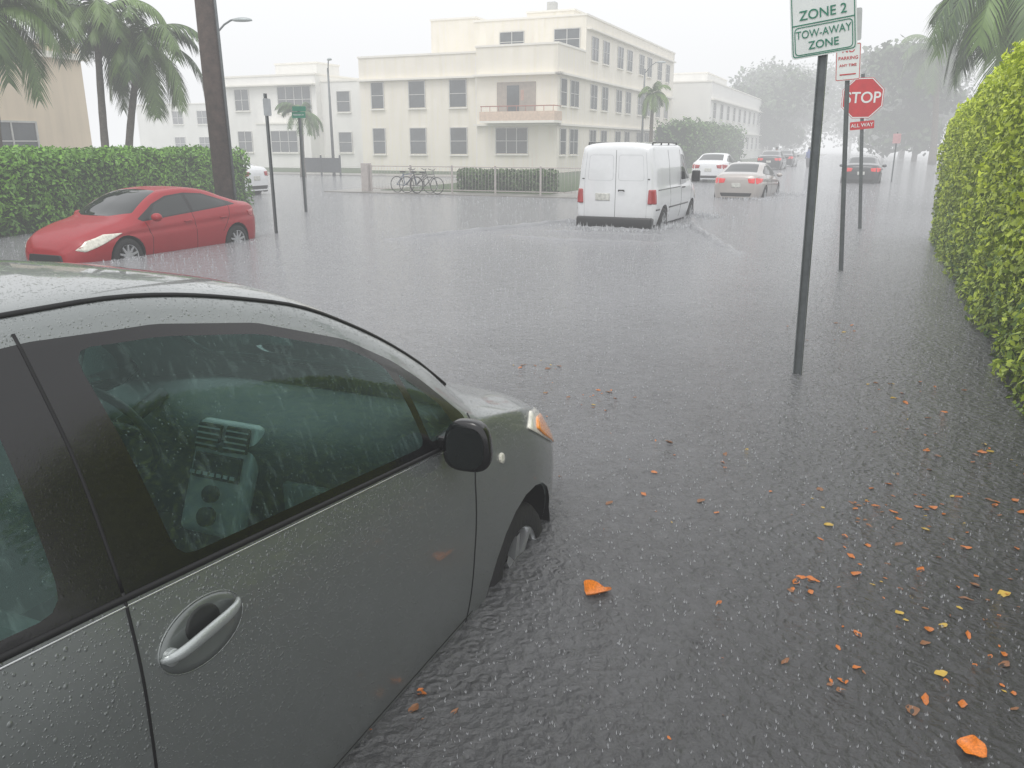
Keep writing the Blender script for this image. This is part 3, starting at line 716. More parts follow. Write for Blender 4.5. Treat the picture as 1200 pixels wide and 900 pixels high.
def wake():
    m=bpy.data.materials['flood_water']
    def ridge(name,pts,w,h):
        vs=[];fs=[]; P=[Vector((q[0],q[1],0)) for q in cr([(p.x,p.y) for p in pts],10)]
        n=len(P); k=7
        for i,p in enumerate(P):
            t=(P[min(i+1,n-1)]-P[max(i-1,0)]).normalized(); s_=Vector((-t.y,t.x,0)); e=math.sin(math.pi*i/(n-1))**.6 if 0<i<n-1 else 0
            for j in range(k):
                u=-1+2*j/(k-1); vs.append(p+s_*u*w*(.8+.2*math.sin(i*.9))+Vector((0,0,-.004+h*e*(1-u*u)*(.75+.25*math.sin(i*2.3+j)))))
        for i in range(n-1):
            for j in range(k-1): a=i*k+j; fs.append((a,a+k,a+k+1,a+1))
        o=mk(name,vs,fs,m,None,True); o['kind']='structure'
    V0=VP
    ridge('water_wake',[V0+S*3.6+R*.95,V0+S*1.5+R*1.35,V0-S*1+R*2.2,V0-S*3.5+R*3.2],.16,.09)
    ridge('water_wake',[V0+S*3.2-R*.95,V0+S*1-R*1.4,V0-S*1.5-R*2.3,V0-S*4-R*3.4],.16,.08)
    ridge('water_wake',[V0-S*.3-R*1.0,V0-S*.45,V0-S*.3+R*1.0],.12,.07)
    ridge('water_wake',[V0-S*1.0-R*1.4,V0-S*1.3,V0-S*1.0+R*1.5],.15,.05)
    ridge('water_wake',[V0-S*2.2-R*1.8,V0-S*2.6,V0-S*2.2+R*2.0],.18,.04)
wake()
# mist
def mist():
    m=bpy.data.materials.new('rain_mist'); m.use_nodes=True; nt=m.node_tree; nt.nodes.clear()
    o=N(nt,'ShaderNodeOutputMaterial'); a=N(nt,'ShaderNodeVolumeAbsorption'); a.inputs['Color'].default_value=(0,0,0,1)
    dens=.0062; a.inputs['Density'].default_value=dens
    e=N(nt,'ShaderNodeEmission'); e.inputs['Color'].default_value=(.93,.94,.955,1); e.inputs['Strength'].default_value=dens  # mist glows by its own emission, standing in for scattered skylight
    s=N(nt,'ShaderNodeAddShader'); nt.links.new(a.outputs[0],s.inputs[0]); nt.links.new(e.outputs[0],s.inputs[1]); nt.links.new(s.outputs[0],o.inputs['Volume'])
    o=boxes('mist',[(-450,-55,-.2,550,650,38)],m); tag(o,kind='stuff',label='pale rain mist filling the street air',cat='mist')
mist()

# ---------------------------------------------------------------- foliage
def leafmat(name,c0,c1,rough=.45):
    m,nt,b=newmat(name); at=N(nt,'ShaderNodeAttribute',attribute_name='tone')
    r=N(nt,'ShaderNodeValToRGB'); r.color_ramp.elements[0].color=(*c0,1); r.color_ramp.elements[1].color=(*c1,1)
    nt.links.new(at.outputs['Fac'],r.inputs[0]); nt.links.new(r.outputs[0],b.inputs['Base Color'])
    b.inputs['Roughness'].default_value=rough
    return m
def leafcloud(name,P,Nrm,size,tone,mt,parent=None,aspect=.5,jit=.8):
    n=len(P); d=RNG.normal(size=(n,3)); nn=Nrm+jit*RNG.normal(size=(n,3)); nn/=np.linalg.norm(nn,axis=1)[:,None]
    a=np.cross(nn,d); a/=np.linalg.norm(a,axis=1)[:,None]; b=np.cross(nn,a)
    sz=size*RNG.uniform(.6,1.3,n)[:,None]
    V=np.stack([P-a*sz,P+b*sz*aspect-nn*sz*.1,P+a*sz,P-b*sz*aspect-nn*sz*.1],1).reshape(-1,3)
    me=bpy.data.meshes.new(name); me.vertices.add(4*n); me.vertices.foreach_set('co',V.astype(np.float32).ravel())
    me.loops.add(4*n); me.loops.foreach_set('vertex_index',np.arange(4*n,dtype=np.int32))
    me.polygons.add(n); me.polygons.foreach_set('loop_start',np.arange(0,4*n,4,dtype=np.int32)); me.polygons.foreach_set('loop_total',np.full(n,4,dtype=np.int32))
    me.update(calc_edges=True)
    at=me.attributes.new('tone','FLOAT','FACE'); at.data.foreach_set('value',np.clip(tone,0,1).astype(np.float32))
    me.materials.append(mt); o=bpy.data.objects.new(name,me); return link(o,parent)
def lump(x,y,z,s=1.):
    return (np.sin(x*2.1*s+y*1.3*s)+np.sin(y*3.3*s-z*2.7*s+1)+np.sin(z*4.1*s+x*3.7*s+2)+.7*np.sin(x*7.3*s+z*5.9*s)+.7*np.sin(y*8.1*s+z*6.3*s+1.5))/4.4
def hedge(name,p0,p1,depth,h,n,leaf,c0,c1,label,z0=-.1,amp=.12,side=1,grad=.3,base=.42,h1=None,jit=.8):
    p0=np.array(p0,float);p1=np.array(p1,float); L=np.linalg.norm(p1-p0); d=(p1-p0)/L; pr=np.array((d[1],-d[0]))*side
    hk=(h1/h if h1 else 1.)
    E=empty(name,loc=(p0[0],p0[1],z0),label=label,cat='hedge')
    A=[L*h,L*depth*.8,depth*h*.6,depth*h*.6,L*h*.2]; A=np.array(A)/sum(A); cnt=(A*n).astype(int)
    Ps=[];Ns=[]
    def put_(u,w,z,nu,nw,nz):
        z=z*(1-(1-hk)*np.clip(u/L,0,1))
        Ps.append(np.stack([u*d[0]+w*pr[0],u*d[1]+w*pr[1],z],1)); 
        Ns.append(np.stack([nu*d[0]+nw*pr[0]+0*u,nu*d[1]+nw*pr[1]+0*u,nz+0*u],1))
    U=RNG.uniform
    k=cnt[0]; put_(U(0,L,k),np.zeros(k)+U(-.06,.12,k),U(0,1,k)**.9*h,0,-1,.35)
    k=cnt[1]; put_(U(0,L,k),U(0,depth,k),np.full(k,h)-U(-.07,.12,k),0,-.1,1)
    k=cnt[2]; put_(U(-.03,.1,k),U(0,depth,k),U(0,h,k),-1,0,.3)
    k=cnt[3]; put_(L-U(-.03,.1,k),U(0,depth,k),U(0,h,k),1,0,.3)
    k=cnt[4]; put_(U(0,L,k),depth-U(-.03,.1,k),U(0,h,k),0,1,.3)
    P=np.concatenate(Ps);NN=np.concatenate(Ns)
    NNn=NN/np.linalg.norm(NN,axis=1)[:,None]
    lm=lump(P[:,0],P[:,1],P[:,2],1.2); lm2=lump(P[:,0],P[:,1],P[:,2],4.5)
    P=P+NNn*(amp*lm+.035*lm2)[:,None]
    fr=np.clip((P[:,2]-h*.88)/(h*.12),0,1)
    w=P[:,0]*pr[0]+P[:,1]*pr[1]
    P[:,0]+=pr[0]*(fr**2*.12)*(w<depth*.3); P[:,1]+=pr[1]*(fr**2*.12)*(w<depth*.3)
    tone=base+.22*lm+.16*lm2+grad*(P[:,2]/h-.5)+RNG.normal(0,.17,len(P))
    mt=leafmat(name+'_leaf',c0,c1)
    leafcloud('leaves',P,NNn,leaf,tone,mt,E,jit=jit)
    vs=[];fs=[];nu=max(4,int(L*3))
    for i in range(nu+1):
        u=.12+(L-.24)*i/nu; hh_=h*(1-(1-hk)*u/L)
        for w_,z in [(.14,0),(.14,hh_*.9),(.24,hh_-.14),(depth-.2,hh_-.14),(depth-.10,hh_*.9),(depth-.1,0)]: vs.append((u*d[0]+w_*pr[0],u*d[1]+w_*pr[1],z))
    m=6
    for i in range(nu):
        for j in range(m-1): fs.append((i*m+j,i*m+j+1,(i+1)*m+j+1,(i+1)*m+j))
    fs.append(tuple(range(m))); fs.append(tuple(nu*m+j for j in range(m)))
    mk('twigs',vs,fs,mat(name+'_core',tuple(c*.5 for c in c0),.9,var=.5,scale=8),E)
    return E
P0=Vector((3.57,5.45,0)); Pf=P0+S*10.6; Pn=P0-S*3.0
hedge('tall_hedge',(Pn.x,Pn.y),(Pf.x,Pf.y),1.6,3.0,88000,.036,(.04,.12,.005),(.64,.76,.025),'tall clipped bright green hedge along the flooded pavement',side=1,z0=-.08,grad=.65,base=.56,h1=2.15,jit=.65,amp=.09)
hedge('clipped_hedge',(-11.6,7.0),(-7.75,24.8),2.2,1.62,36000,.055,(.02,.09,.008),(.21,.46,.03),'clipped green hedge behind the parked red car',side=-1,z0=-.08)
q0=C-S*20.8+R*3.6; q1=C-S*20.8+R*7.4
hedge('low_hedge',(q0.x,q0.y),(q1.x,q1.y),.8,.78,4000,.06,(.012,.04,.01),(.09,.17,.03),'low clipped hedge behind the pale fence',side=-1,z0=-.0,amp=.05)
q0=C+R*5.2+S*13; q1=C+R*5.2+S*40
hedge('garden_hedge',(q0.x,q0.y),(q1.x,q1.y),2.5,3.2,10000,.15,(.015,.05,.01),(.12,.24,.04),'overgrown green hedge beside the apartment building',side=-1,z0=-.05,amp=.7)
hedge('distant_hedge',(22.2,38),(31,59),2.5,2.0,6000,.13,(.015,.05,.01),(.16,.26,.03),'green hedge further along the street in mist',side=1,z0=-.05,amp=.3)
bark=mat('palm_bark',(.13,.11,.09),.9,var=.4,scale=9,bump=.8,bscale=30)
def palm(loc,h,lean=(0,0),nf=18,fl=2.2,label='palm tree with drooping fronds beside the building',tr=.14,c0=(.012,.04,.008),c1=(.12,.21,.035),droop=1.,seed=1,name='palm_tree'):
    rg=random.Random(seed)
    E=empty(name,loc=loc,label=label,cat='palm tree')
    pts=[];rad=[]
    for k in range(15):
        t=k/14; pts.append((lean[0]*t**1.5,lean[1]*t**1.5,h*t)); rad.append(tr*(1.25-.25*min(1,t*5)-.35*t)*(1+.06*(k%2)))
    tube('trunk',[(pts,rad)],bark,E,10)
    top=Vector(pts[-1]); vs=[];fs=[];tone=[]
    for i in range(nf):
        az=2*math.pi*i/nf+rg.uniform(-.25,.25); el=rg.uniform(-.6,1.25); L=fl*rg.uniform(.8,1.1)
        hd=Vector((math.cos(az),math.sin(az),0)); sd=Vector((-hd.y,hd.x,0)); p=top.copy(); ang=el; n=22; st=L/n
        tn=rg.uniform(.2,.9)
        rach=[]
        for k in range(n+1):
            rach.append((p.copy(),ang)); dirv=hd*math.cos(ang)+Vector((0,0,math.sin(ang))); p=p+dirv*st; ang-=(.07+.06*k/n)*droop
            ang=max(ang,-1.5)
        for k in range(n):
            a,b=rach[k][0],rach[k+1][0]; w=.02*(1-k/n)+.005; bi=len(vs)
            vs+= [a+sd*w,a-sd*w,b-sd*w,b+sd*w]; fs.append((bi,bi+1,bi+2,bi+3)); tone.append(.6)
            if k<2: continue
            dv=(b-a).normalized(); ll=fl*.26*math.sin(math.pi*min(1,(k+1.5)/(n+2)))**.6*rg.uniform(.8,1.1)
            for sgn in (-1,1):
                for off in (0,.5):
                    q=a+(b-a)*off; tip=q+dv*ll*.55+sd*sgn*ll*.7+Vector((0,0,-ll*(.55*droop+.35*rg.random()))); mid=(q+tip)/2+Vector((0,0,ll*.12)); ww=dv*.019*(fl/2.2+.3)
                    bi=len(vs); vs+=[q-ww,q+ww,mid+ww,mid-ww,tip]
                    fs.append((bi,bi+1,bi+2,bi+3)); fs.append((bi+3,bi+2,bi+4)); t=tn+rg.uniform(-.2,.2); tone+=[t,t]
    me=bpy.data.meshes.new('fronds'); me.from_pydata([tuple(v) for v in vs],[],fs); at=me.attributes.new('tone','FLOAT','FACE'); at.data.foreach_set('value',[min(1,max(0,t)) for t in tone])
    me.materials.append(leafmat('frond_leaf',c0,c1)); link(bpy.data.objects.new('fronds',me),E)
    return E
palm((-12.3,20.0,0),4.6,(.3,.2),26,2.4,'tall palm with dense drooping fronds behind the hedge',.15,seed=3)
palm((-14.2,20.6,0),5.2,(-.3,0),24,2.5,'tall palm with dense drooping fronds behind the hedge',.15,seed=4)
palm((-11.9,24.6,0),5.2,(.2,.2),24,2.3,'slim palm with drooping fronds behind the hedge',.12,seed=5)
palm((-11.5,24.9,0),4.5,(.9,.1),26,2.3,'leaning palm with drooping fronds behind the hedge',.12,seed=6)
palm((-11.6,46.5,0),3.4,(.1,0),16,1.7,'small palm in front of the white building',.14,c1=(.14,.25,.06),seed=7)
palm((8.2,50.0,0),4.6,(0,0),16,1.5,'slender palm beside the apartment building',.13,c1=(.18,.29,.06),seed=8)
palm((12.3,21.5,0),5.3,(-.3,-.1),24,2.8,'large coconut palm rising behind the tall hedge',.22,c0=(.02,.05,.015),c1=(.15,.26,.05),seed=9)
palm((15.8,27,0),6.6,(.3,.3),22,3.0,'coconut palm rising behind the tall hedge in mist',.2,seed=10)
palm((38,76,0),9.5,(-.8,.3),20,4.2,'tall palm nearly lost in the rain mist',.3,seed=11)
def tree(loc,h,r,n,label,seed=1,c0=(.02,.045,.015),c1=(.09,.15,.05),leaf=.16,name='street_tree'):
    rg=random.Random(seed); E=empty(name,loc=loc,label=label,cat='tree')
    paths=[([(0,0,0),(.1,0,h*.25),(0,.1,h*.5)],[.3,.22,.18])]; cl=[]
    for k in range(9):
        az=rg.uniform(0,6.28); z=h*rg.uniform(.45,.9); rr=r*rg.uniform(.3,.8)
        e=(rr*math.cos(az),rr*math.sin(az),z); paths.append(([(0,.05,h*.35),(e[0]*.5,e[1]*.5,h*.35+(z-h*.35)*.6),e],[.14,.09,.03])); cl.append((e,r*rg.uniform(.3,.5)))
    for k in range(18):
        az=rg.uniform(0,6.28); rr=r*rg.uniform(0,.8); cl.append(((rr*math.cos(az),rr*math.sin(az),h*rg.uniform(.18,.9)),r*rg.uniform(.25,.5)))
    tube('trunk',paths,bark,E,7)
    Ps=[];Ns=[];T=[]
    for c_,rr in cl:
        k=n//len(cl); d=RNG.normal(size=(k,3)); d/=np.linalg.norm(d,axis=1)[:,None]; q=RNG.uniform(.2,1.,k)**.5
        p=np.array(c_)+d*(q*rr)[:,None]*np.array((1,1,.75))*(1+.3*lump(d[:,0]*2,d[:,1]*2,d[:,2]*2,2))[:,None]
        Ps.append(p);Ns.append(d+np.array((0,0,.3))); T.append(.35+.35*d[:,2]+RNG.normal(0,.12,k)+rg.uniform(-.1,.1))
    leafcloud('crown',np.concatenate(Ps),np.concatenate(Ns),leaf,np.concatenate(T),leafmat('tree_leaf',c0,c1),E,aspect=.7)
    return E
TL='broadleaf street tree fading into the rain mist'
for i,(x,y,h,r) in enumerate([(36,118,11,6),(42,134,13,7),(50,154,15,9),(58,178,17,10),(43,90,12,5.5),(50,108,14,7),(58,126,15,8),(66,150,17,10),(74,185,19,12),(64,205,19,12)]):
    tree((x,y,0),h,r,7500,TL,seed=20+i,leaf=.34)

# ---------------------------------------------------------------- buildings
cream=mat('cream_stucco',(.84,.79,.68),.85,var=.05,scale=.6,bump=.2,bscale=30,stain=.14)
whitew=mat('white_stucco',(.82,.81,.77),.85,var=.05,scale=.6,bump=.2,bscale=30,stain=.12)
beige=mat('beige_stucco',(.72,.61,.46),.85,var=.05,scale=.6,bump=.2,bscale=30,stain=.12)
paneg=mat('window_pane',(.05,.06,.065),.12,var=.5,scale=1.2,spec=.6)
framew=mat('window_frame',(.50,.50,.47),.6)
trim=mat('ledge_trim',(.84,.81,.73),.8,var=.06)
def build(name,loc,label,wallmat,vols,wins,rotz=-TH):
    E=empty(name,loc=loc,rotz=rotz,label=label,cat='building')
    boxes('wall',vols,wallmat,E)
    cop=[(x0-.06,y0-.06,z1+.002,x1+.06,y1+.06,z1+.12) for x0,y0,z0,x1,y1,z1 in vols if z1>2]
    boxes('roof_coping',cop,trim,E)
    for (fc,a,b_,z,w,h) in wins:
        W=bpy.data.objects.new('window',None); link(W,E); W.empty_display_size=.2
        W.location=(a,b_,z)
        if fc=='R': W.rotation_euler[2]=math.pi/2
        n=max(1,round(w/.8))
        boxes('pane',[(-w/2,-.03,0,w/2,.02,h)],paneg,W)
        fr=[(-w/2-.06,-.07,-.05,-w/2,.02,h+.05),(w/2,-.07,-.05,w/2+.06,.02,h+.05),(-w/2,-.07,h,w/2,.02,h+.06),(-w/2,-.06,h*.5-.02,w/2,-.031,h*.5+.02)]
        for k in range(1,n): fr.append((-w/2+w*k/n-.025,-.065,0,-w/2+w*k/n+.025,-.032,h*.5-.021)); fr.append((-w/2+w*k/n-.025,-.065,h*.5+.021,-w/2+w*k/n+.025,-.032,h))
        boxes('frame',fr,framew,W)
        boxes('sill',[(-w/2-.1,-.16,-.12,w/2+.1,.02,-.052)],trim,W)
    return E
wins=[]
for z in (1.15,4.05):
    for x in (-12.9,-9.9,-6.9): wins.append(('F',x,0,z,1.15 if x>-12 else .9,1.6))
wins+=[('F',-3.0,-.4,1.2,2.1,1.5)]
for x in (-5.2,-1.3): wins.append(('F',x,4.7,7.7,1.7,1.2))
for z in (1.15,4.05,7.1):
    for y in ((6.5,9,12.5,15,18.5,21,24.5,27.5)):
        wins.append(('R',0,y,z,1.3,1.5 if z<7 else 1.4))
for z in (1.15,4.05): wins.append(('R',-.01,2.6,z,1.5,1.5)); wins.append(('R',-.01,.6,z,1.0,1.5))
E=build('apartment_building',C,'cream three storey flat roofed apartment building with balcony',cream,
  [(-14.3,0,-.2,-5.4,12,7.2),(-5.4+.001,-.4,-.2,-.01,4.7,7.45),(-8,4.7+.001,-.2,0,30,9.65),(-11.5,5,7.22,-8.002,11,9.95),(-5.5,8,9.66,-2,13,10.5)],wins)
boxes('ledge',[(-5.5,-.85,5.75,.35,-.4,5.87),(.0,-.85,5.75,.35,29.5,5.87),(-5.5,-.7,2.85,.25,-.4,2.97),(0.0,-.7,2.85,.25,29.5,2.97),(-14.3,-.3,5.75,-5.6,0,5.87),(0,4.8,8.85,.3,29.5,8.95)],trim,E)
bal=bpy.data.objects.new('balcony',None); link(bal,E)
boxes('balcony_slab',[(-4.6,-1.7,2.98,.3,-.4,3.12)],trim,bal)
boxes('parapet',[(-4.6,-1.7,3.12,-4.5,-.4,3.65),(-4.5,-1.7,3.12,.2,-1.6,3.65),(.2,-1.7,3.12,.3,-.4,3.65)],mat('balcony_peach',(.66,.50,.38),.8),bal)
tube('railing',[([(-4.55,-1.65,3.95),(.25,-1.65,3.95),(.25,-.45,3.95)],.03)]+[([(x,-1.65,3.65),(x,-1.65,3.95)],.02) for x in np.linspace(-4.5,.2,9)],mat('rail_red',(.35,.12,.08),.6),bal)
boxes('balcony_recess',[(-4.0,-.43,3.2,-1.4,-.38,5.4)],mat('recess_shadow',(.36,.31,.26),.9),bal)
boxes('door',[(-3.3,-.47,3.2,-2.5,-.435,5.2)],paneg,E); boxes('hanging_cloth',[(-2.2,-.9,4.3,-2.0,-.86,4.9)],mat('orange_cloth',(.45,.28,.22),.9),bal)
boxes('downpipe',[(-5.62,-.12,0,-5.5,-.02,7)],trim,E)
boxes('rooftop_unit',[(-6.6,9,9.8,-5.7,10,10.4)],framew,E); boxes('rooftop_vent',[(-4.6,9.5,10.65,-4.0,10.1,11.4)],framew,E)
C2=C-R*16.8+S*4
E2=build('corner_house',C2,'white two storey flat roofed house with ribbon window',whitew,[(-12.7,0,-.2,-4,12,6.7),(-4+.001,.6,-.2,0,12,6.2),(-9,-1,-.2,-4.01,-.001,3.2),(-10,3,6.822,-6,6,7.8)],[('F',-11,0,z,1.3,1.5) for z in (1.2,4.3)]+[('F',-6,0,4.1,3.0,1.8),('F',-6.4,-1.0,1.2,2.4,1.5)]+[('F',-2.0,.6,z,1.1,1.4) for z in (1.2,4.1)])
boxes('eyebrow_ledge',[(-12.7,-.45,6.0,-4,0,6.1)],trim,E2)
boxes('rooftop_unit',[(-11.5,5,6.83,-10.6,6,7.8)],M['steel'],E2)
C3=C-R*34.5+S*22
w3=[('F',x,0,z,1.4,1.3) for x in (-18,-14.5,-10,-6,-2) for z in (1.2,3.9)]
E3=build('apartment_block',C3,'white low apartment block behind the palms',whitew,[(-24,0,-.2,0,12,5.9),(-12,1,6.022,-4,8,7.0)],w3)
C4=C+S*33+R*1.0
w4=[('R',2,y,z,1.3,1.4) for y in range(2,50,4) for z in (1.2,4.2)]
E4=build('long_apartment_block',C4,'white two storey apartment block further along the street',whitew,[(-12,0,-.2,2,52,7.4),(-6,8,7.522,0,20,8.8)],w4)
boxes('ledge',[(2,0,5.8,2.4,52,5.92),(2,0,2.9,2.3,52,3.0)],trim,E4)
E5=build('beige_house',(-15.0,30.2,0),'beige stucco building with dark window behind the hedge',beige,[(-14,-20,-.2,0,0,4.9),(-13,-18,5.022,-2.5,-2,6.0)],[('R',0,-3.0,1.25,1.7,1.15),('R',0,-8,1.25,1.7,1.15)])
boxes('roof_band',[(0,-20.2,4.5,.22,.2,4.7)],trim,E5)
def slab(name,poly,z,mt):
    n=len(poly); vs=[(x,y,z) for x,y in poly]+[(x,y,-.31) for x,y in poly]
    fs=[tuple(range(n))]+[(i,i+n,(i+1)%n+n,(i+1)%n) for i in range(n)]
    o=mk(name,vs,fs,mt); o['kind']='structure'; return o
pts=[C-R*1.0-S*22.8,C+R*9.3-S*22.8,C+R*9.3+S*120,C-R*60+S*120,C-R*60-S*8,C-R*1-S*8]
slab('pavement',[(p.x,p.y) for p in pts],.03,mat('wet_concrete',(.24,.23,.21),.35,var=.3,scale=1.5))
pts=[C+R*.6-S*21.4,C+R*7.6-S*21.4,C+R*7.6+S*120,C-R*60+S*120,C-R*60-S*5,C+R*.6-S*5]
slab('lawn',[(p.x,p.y) for p in pts],.045,mat('lawn_grass',(.05,.08,.025),.9,var=.4,scale=3,bump=1))
FA=C+R*.6-S*22
fence=empty('garden_fence',loc=(FA.x,FA.y,0),rotz=-TH,label='low pale mesh fence with posts along the pavement',cat='fence')
fm=mat('fence_paint',(.46,.42,.40),.6)
Lf=8.6
for k in range(6): boxes('post',[(k*Lf/5-.03,-.03,0,k*Lf/5+.03,.03,1.0)],fm,fence,.008)
boxes('end_pier',[(-.35,-.15,0,-.06,.15,1.05)],fm,fence,.01)
boxes('rail',[(0,-.02,.93,Lf,.02,.96),(0,-.02,.12,Lf,.02,.15)],fm,fence)
tube('mesh_panel',[([(x,-.028,.1),(x,-.028,.95)],.005) for x in np.arange(.1,Lf,.13)],fm,fence,4)
FB=C-R*12.5-S*9
fence2=empty('garden_fence',loc=(FB.x,FB.y,0),rotz=-TH,label='dark gate panel in front of the building',cat='fence')
dk=mat('dark_fence',(.07,.08,.09),.6)
for k in range(3): boxes('post',[(k*1.3-.04,-.04,0,k*1.3+.04,.04,1.15)],dk,fence2,.008)
boxes('panel',[(0,-.015,.2,2.6,.015,1.0)],dk,fence2)
# ---------------------------------------------------------------- bicycles
def bike(loc,ang,col,lab):
    E=empty('bicycle',loc=loc,rotz=ang,label=lab,cat='bicycle',group='bicycles leaning at the fence',scale=.85)
    fm_=mat('bike_paint',col,.4)
    for x in (0,1.05):
        W=bpy.data.objects.new('wheel',None); link(W,E); W.location=(x,0,.34)
        tube('tyre',[([(.33*math.cos(t),0,.33*math.sin(t)) for t in np.linspace(0,2*math.pi,25)],.018)],M['tyre'],W,5)
        tube('spokes',[([(0,0,0),(.32*math.cos(t),0,.32*math.sin(t))],.003) for t in np.linspace(0,2*math.pi,13)[:-1]],M['chrome'],W,3)
    tube('frame',[([(0,0,.34),(.35,0,.75)],.015),([(0,0,.34),(.42,0,.30)],.015),([(.42,0,.30),(.33,0,.82)],.018),([(.42,0,.30),(.88,0,.72)],.02),([(.35,0,.75),(.87,0,.80)],.018),([(1.05,0,.34),(.86,0,.95)],.016)],fm_,E,6)
    tube('handlebar',[([(.80,-.26,1.02),(.86,-.1,.97),(.86,.1,.97),(.80,.26,1.02)],.014)],M['black'],E,6)
    boxes('saddle',[(.2,-.06,.84,.45,.06,.90)],M['black'],E,.02)
b0=C+R*2.0-S*22.45
for k,(c_,l_) in enumerate([((.04,.08,.18),'dark blue bicycle standing beside the fence'),((.02,.02,.02),'black bicycle standing beside the fence'),((.10,.10,.10),'grey bicycle standing beside the fence')]):
    p=b0+R*(.5*k)-S*(.16*k); bike((p.x,p.y,.03),-TH+.25*(k%2)-.1,c_,l_)
# ---------------------------------------------------------------- poles, signs
wood=mat('weathered_wood',(.075,.052,.042),.85,var=.5,scale=5,bump=1,bscale=25)
up=empty('utility_pole',loc=(-6.30,18.3,-.2),label='dark weathered wooden utility pole behind the red car',cat='utility pole')
tube('pole_shaft',[([(0,0,0),(-.05,0,4),(-.1,0,11)],[.22,.20,.15])],wood,up,14)
tube('conduit',[([(.23,-.05,0),(.19,-.05,4),(.10,-.04,9)],.03)],M['steel'],up,8)
def lamp(loc,h,armdir,arm,label):
    E=empty('street_lamp',loc=loc,label=label,cat='street lamp')
    a=Vector(armdir).normalized()
    tube('lamp_post',[([(0,0,0),(0,0,h*.6),(0,0,h)],[.09,.07,.05]),([(0,0,h-.3)]+[tuple(a*arm*t+Vector((0,0,h-.3+.7*math.sin(t*1.5)))) for t in (.3,.6,.85,1)],.03)],M['steel'],E,10)
    bm=bmesh.new(); bmesh.ops.create_uvsphere(bm,u_segments=14,v_segments=8,radius=1)
    for v in bm.verts: v.co=(v.co.x*.34,v.co.y*.13,v.co.z*(.10 if v.co.z>0 else .04))
    o=bm2obj(bm,'lamp_head',M['silverplastic'],E,True); o.location=a*(arm+.25)+Vector((0,0,h+.36)); o.rotation_euler[2]=math.atan2(a.y,a.x)
lamp((-9.75,28.2,0),5.15,(1,-.1,0),.9,'grey street lamp with curved arm behind the utility pole')
lamp((8.9,58,0),6.6,(1,-.2,0),.8,'grey street lamp standing beside the apartment building')
lamp((-10.2,48,0),5.8,(0.4,-1,0),.4,'slim grey street lamp in front of the white house')
def post(E,h,w=.055,mt=None):
    return boxes('post',[(-w/2,-.006,0,w/2,.006,h),(-w/2,-.03,0,-w/2+.008,-.0065,h),(w/2-.008,-.03,0,w/2,-.0065,h)],mt or M['steel'],E)
def plate(E,name,w,h,z,mt,y=-.04,r=.03,shape=None):
    poly=shape or rounded([(-w/2,-h/2),(w/2,-h/2),(w/2,h/2),(-w/2,h/2)],r,4)
    n=len(poly); vs=[(x,y,z+q) for x,q in poly]+[(x,y+.004,z+q) for x,q in poly]
    fs=[tuple(range(n))]+[tuple(range(2*n-1,n-1,-1))]+[(i,i+n,(i+1)%n+n,(i+1)%n) for i in range(n)]
    return mk(name,vs,fs,mt,E)
def ring(E,name,poly_o,poly_i,z,y,mt):
    n=len(poly_o); vs=[(x,y,z+q) for x,q in poly_o]+[(x,y,z+q) for x,q in poly_i]
    return mk(name,vs,[(i,(i+1)%n,(i+1)%n+n,i+n) for i in range(n)],mt,E)
RX=(math.pi/2,0,0)
s1=empty('parking_sign',loc=(2.22,6.05,-.3),label='white and green tow away zone sign on steel post',cat='sign')
s1.rotation_euler=(0,math.radians(-1.2),math.radians(-28))
post(s1,3.3,.062)
z0=2.60; hh=.88
tilt=bpy.data.objects.new('sign_panel',None); link(tilt,s1); tilt.location=(.01,0,z0); tilt.rotation_euler=(0,math.radians(-6),0)
def rr(w,h,r): return rounded([(-w/2,-h/2),(w/2,-h/2),(w/2,h/2),(-w/2,h/2)],r,4)
w=.43
plate(tilt,'sign_face',w,hh,hh/2,M['white'])
ring(tilt,'border',rr(w-.02,hh-.02,.025),rr(w-.032,hh-.032,.02),hh/2,-.043,M['green'])
boxes('divider',[(-w/2+.012,-.044,.215,w/2-.012,-.0425,.222)],M['green'],tilt)
ring(tilt,'border',rr(w-.05,.185,.03),rr(w-.062,.173,.025),.113,-.0435,M['green'])
textmesh('lettering','TOW-AWAY',.073,M['green'],tilt,(0,-.044,.152),RX,sx=.86)
textmesh('lettering','ZONE',.073,M['green'],tilt,(0,-.044,.075),RX,bold=.0005)
textmesh('lettering','ZONE 2',.088,M['green'],tilt,(0,-.044,.275),RX,bold=.0005)
textmesh('lettering','PARKING',.075,M['green'],tilt,(0,-.044,.42),RX,bold=.0005)
textmesh('lettering','BY PERMIT',.062,M['green'],tilt,(0,-.044,.53),RX,bold=.0005)
s2=empty('no_parking_sign',loc=(4.67,11.44,-.3),label='small red and white parking sign on steel post',cat='sign')
s2.rotation_euler=(0,math.radians(-4.3),math.radians(-18))
post(s2,3.75,.06)
plate(s2,'sign_face',.31,.46,3.06,M['white'])
ring(s2,'border',rr(.295,.445,.02),rr(.28,.43,.015),3.06,-.043,M['red'])
boxes('arrow',[(-.10,-.045,2.90,.10,-.0435,2.915)],M['red'],s2)
textmesh('lettering','NO',.10,M['red'],s2,(0,-.044,3.21),RX,bold=.001); textmesh('lettering','PARKING',.058,M['red'],s2,(0,-.044,3.11),RX,bold=.0005); textmesh('lettering','ANY TIME',.048,M['red'],s2,(0,-.044,3.02),RX,bold=.0005)
plate(s2,'upper_sign',.31,.40,3.52,mat('grey_sign_back',(.45,.47,.47),.4),y=.02)
s3=empty('stop_sign',loc=(7.40,17.41,-.3),label='red octagonal stop sign with small plate on steel post',cat='stop sign')
s3.rotation_euler=(0,math.radians(-5.3),math.radians(-20))
post(s3,3.4,.07)
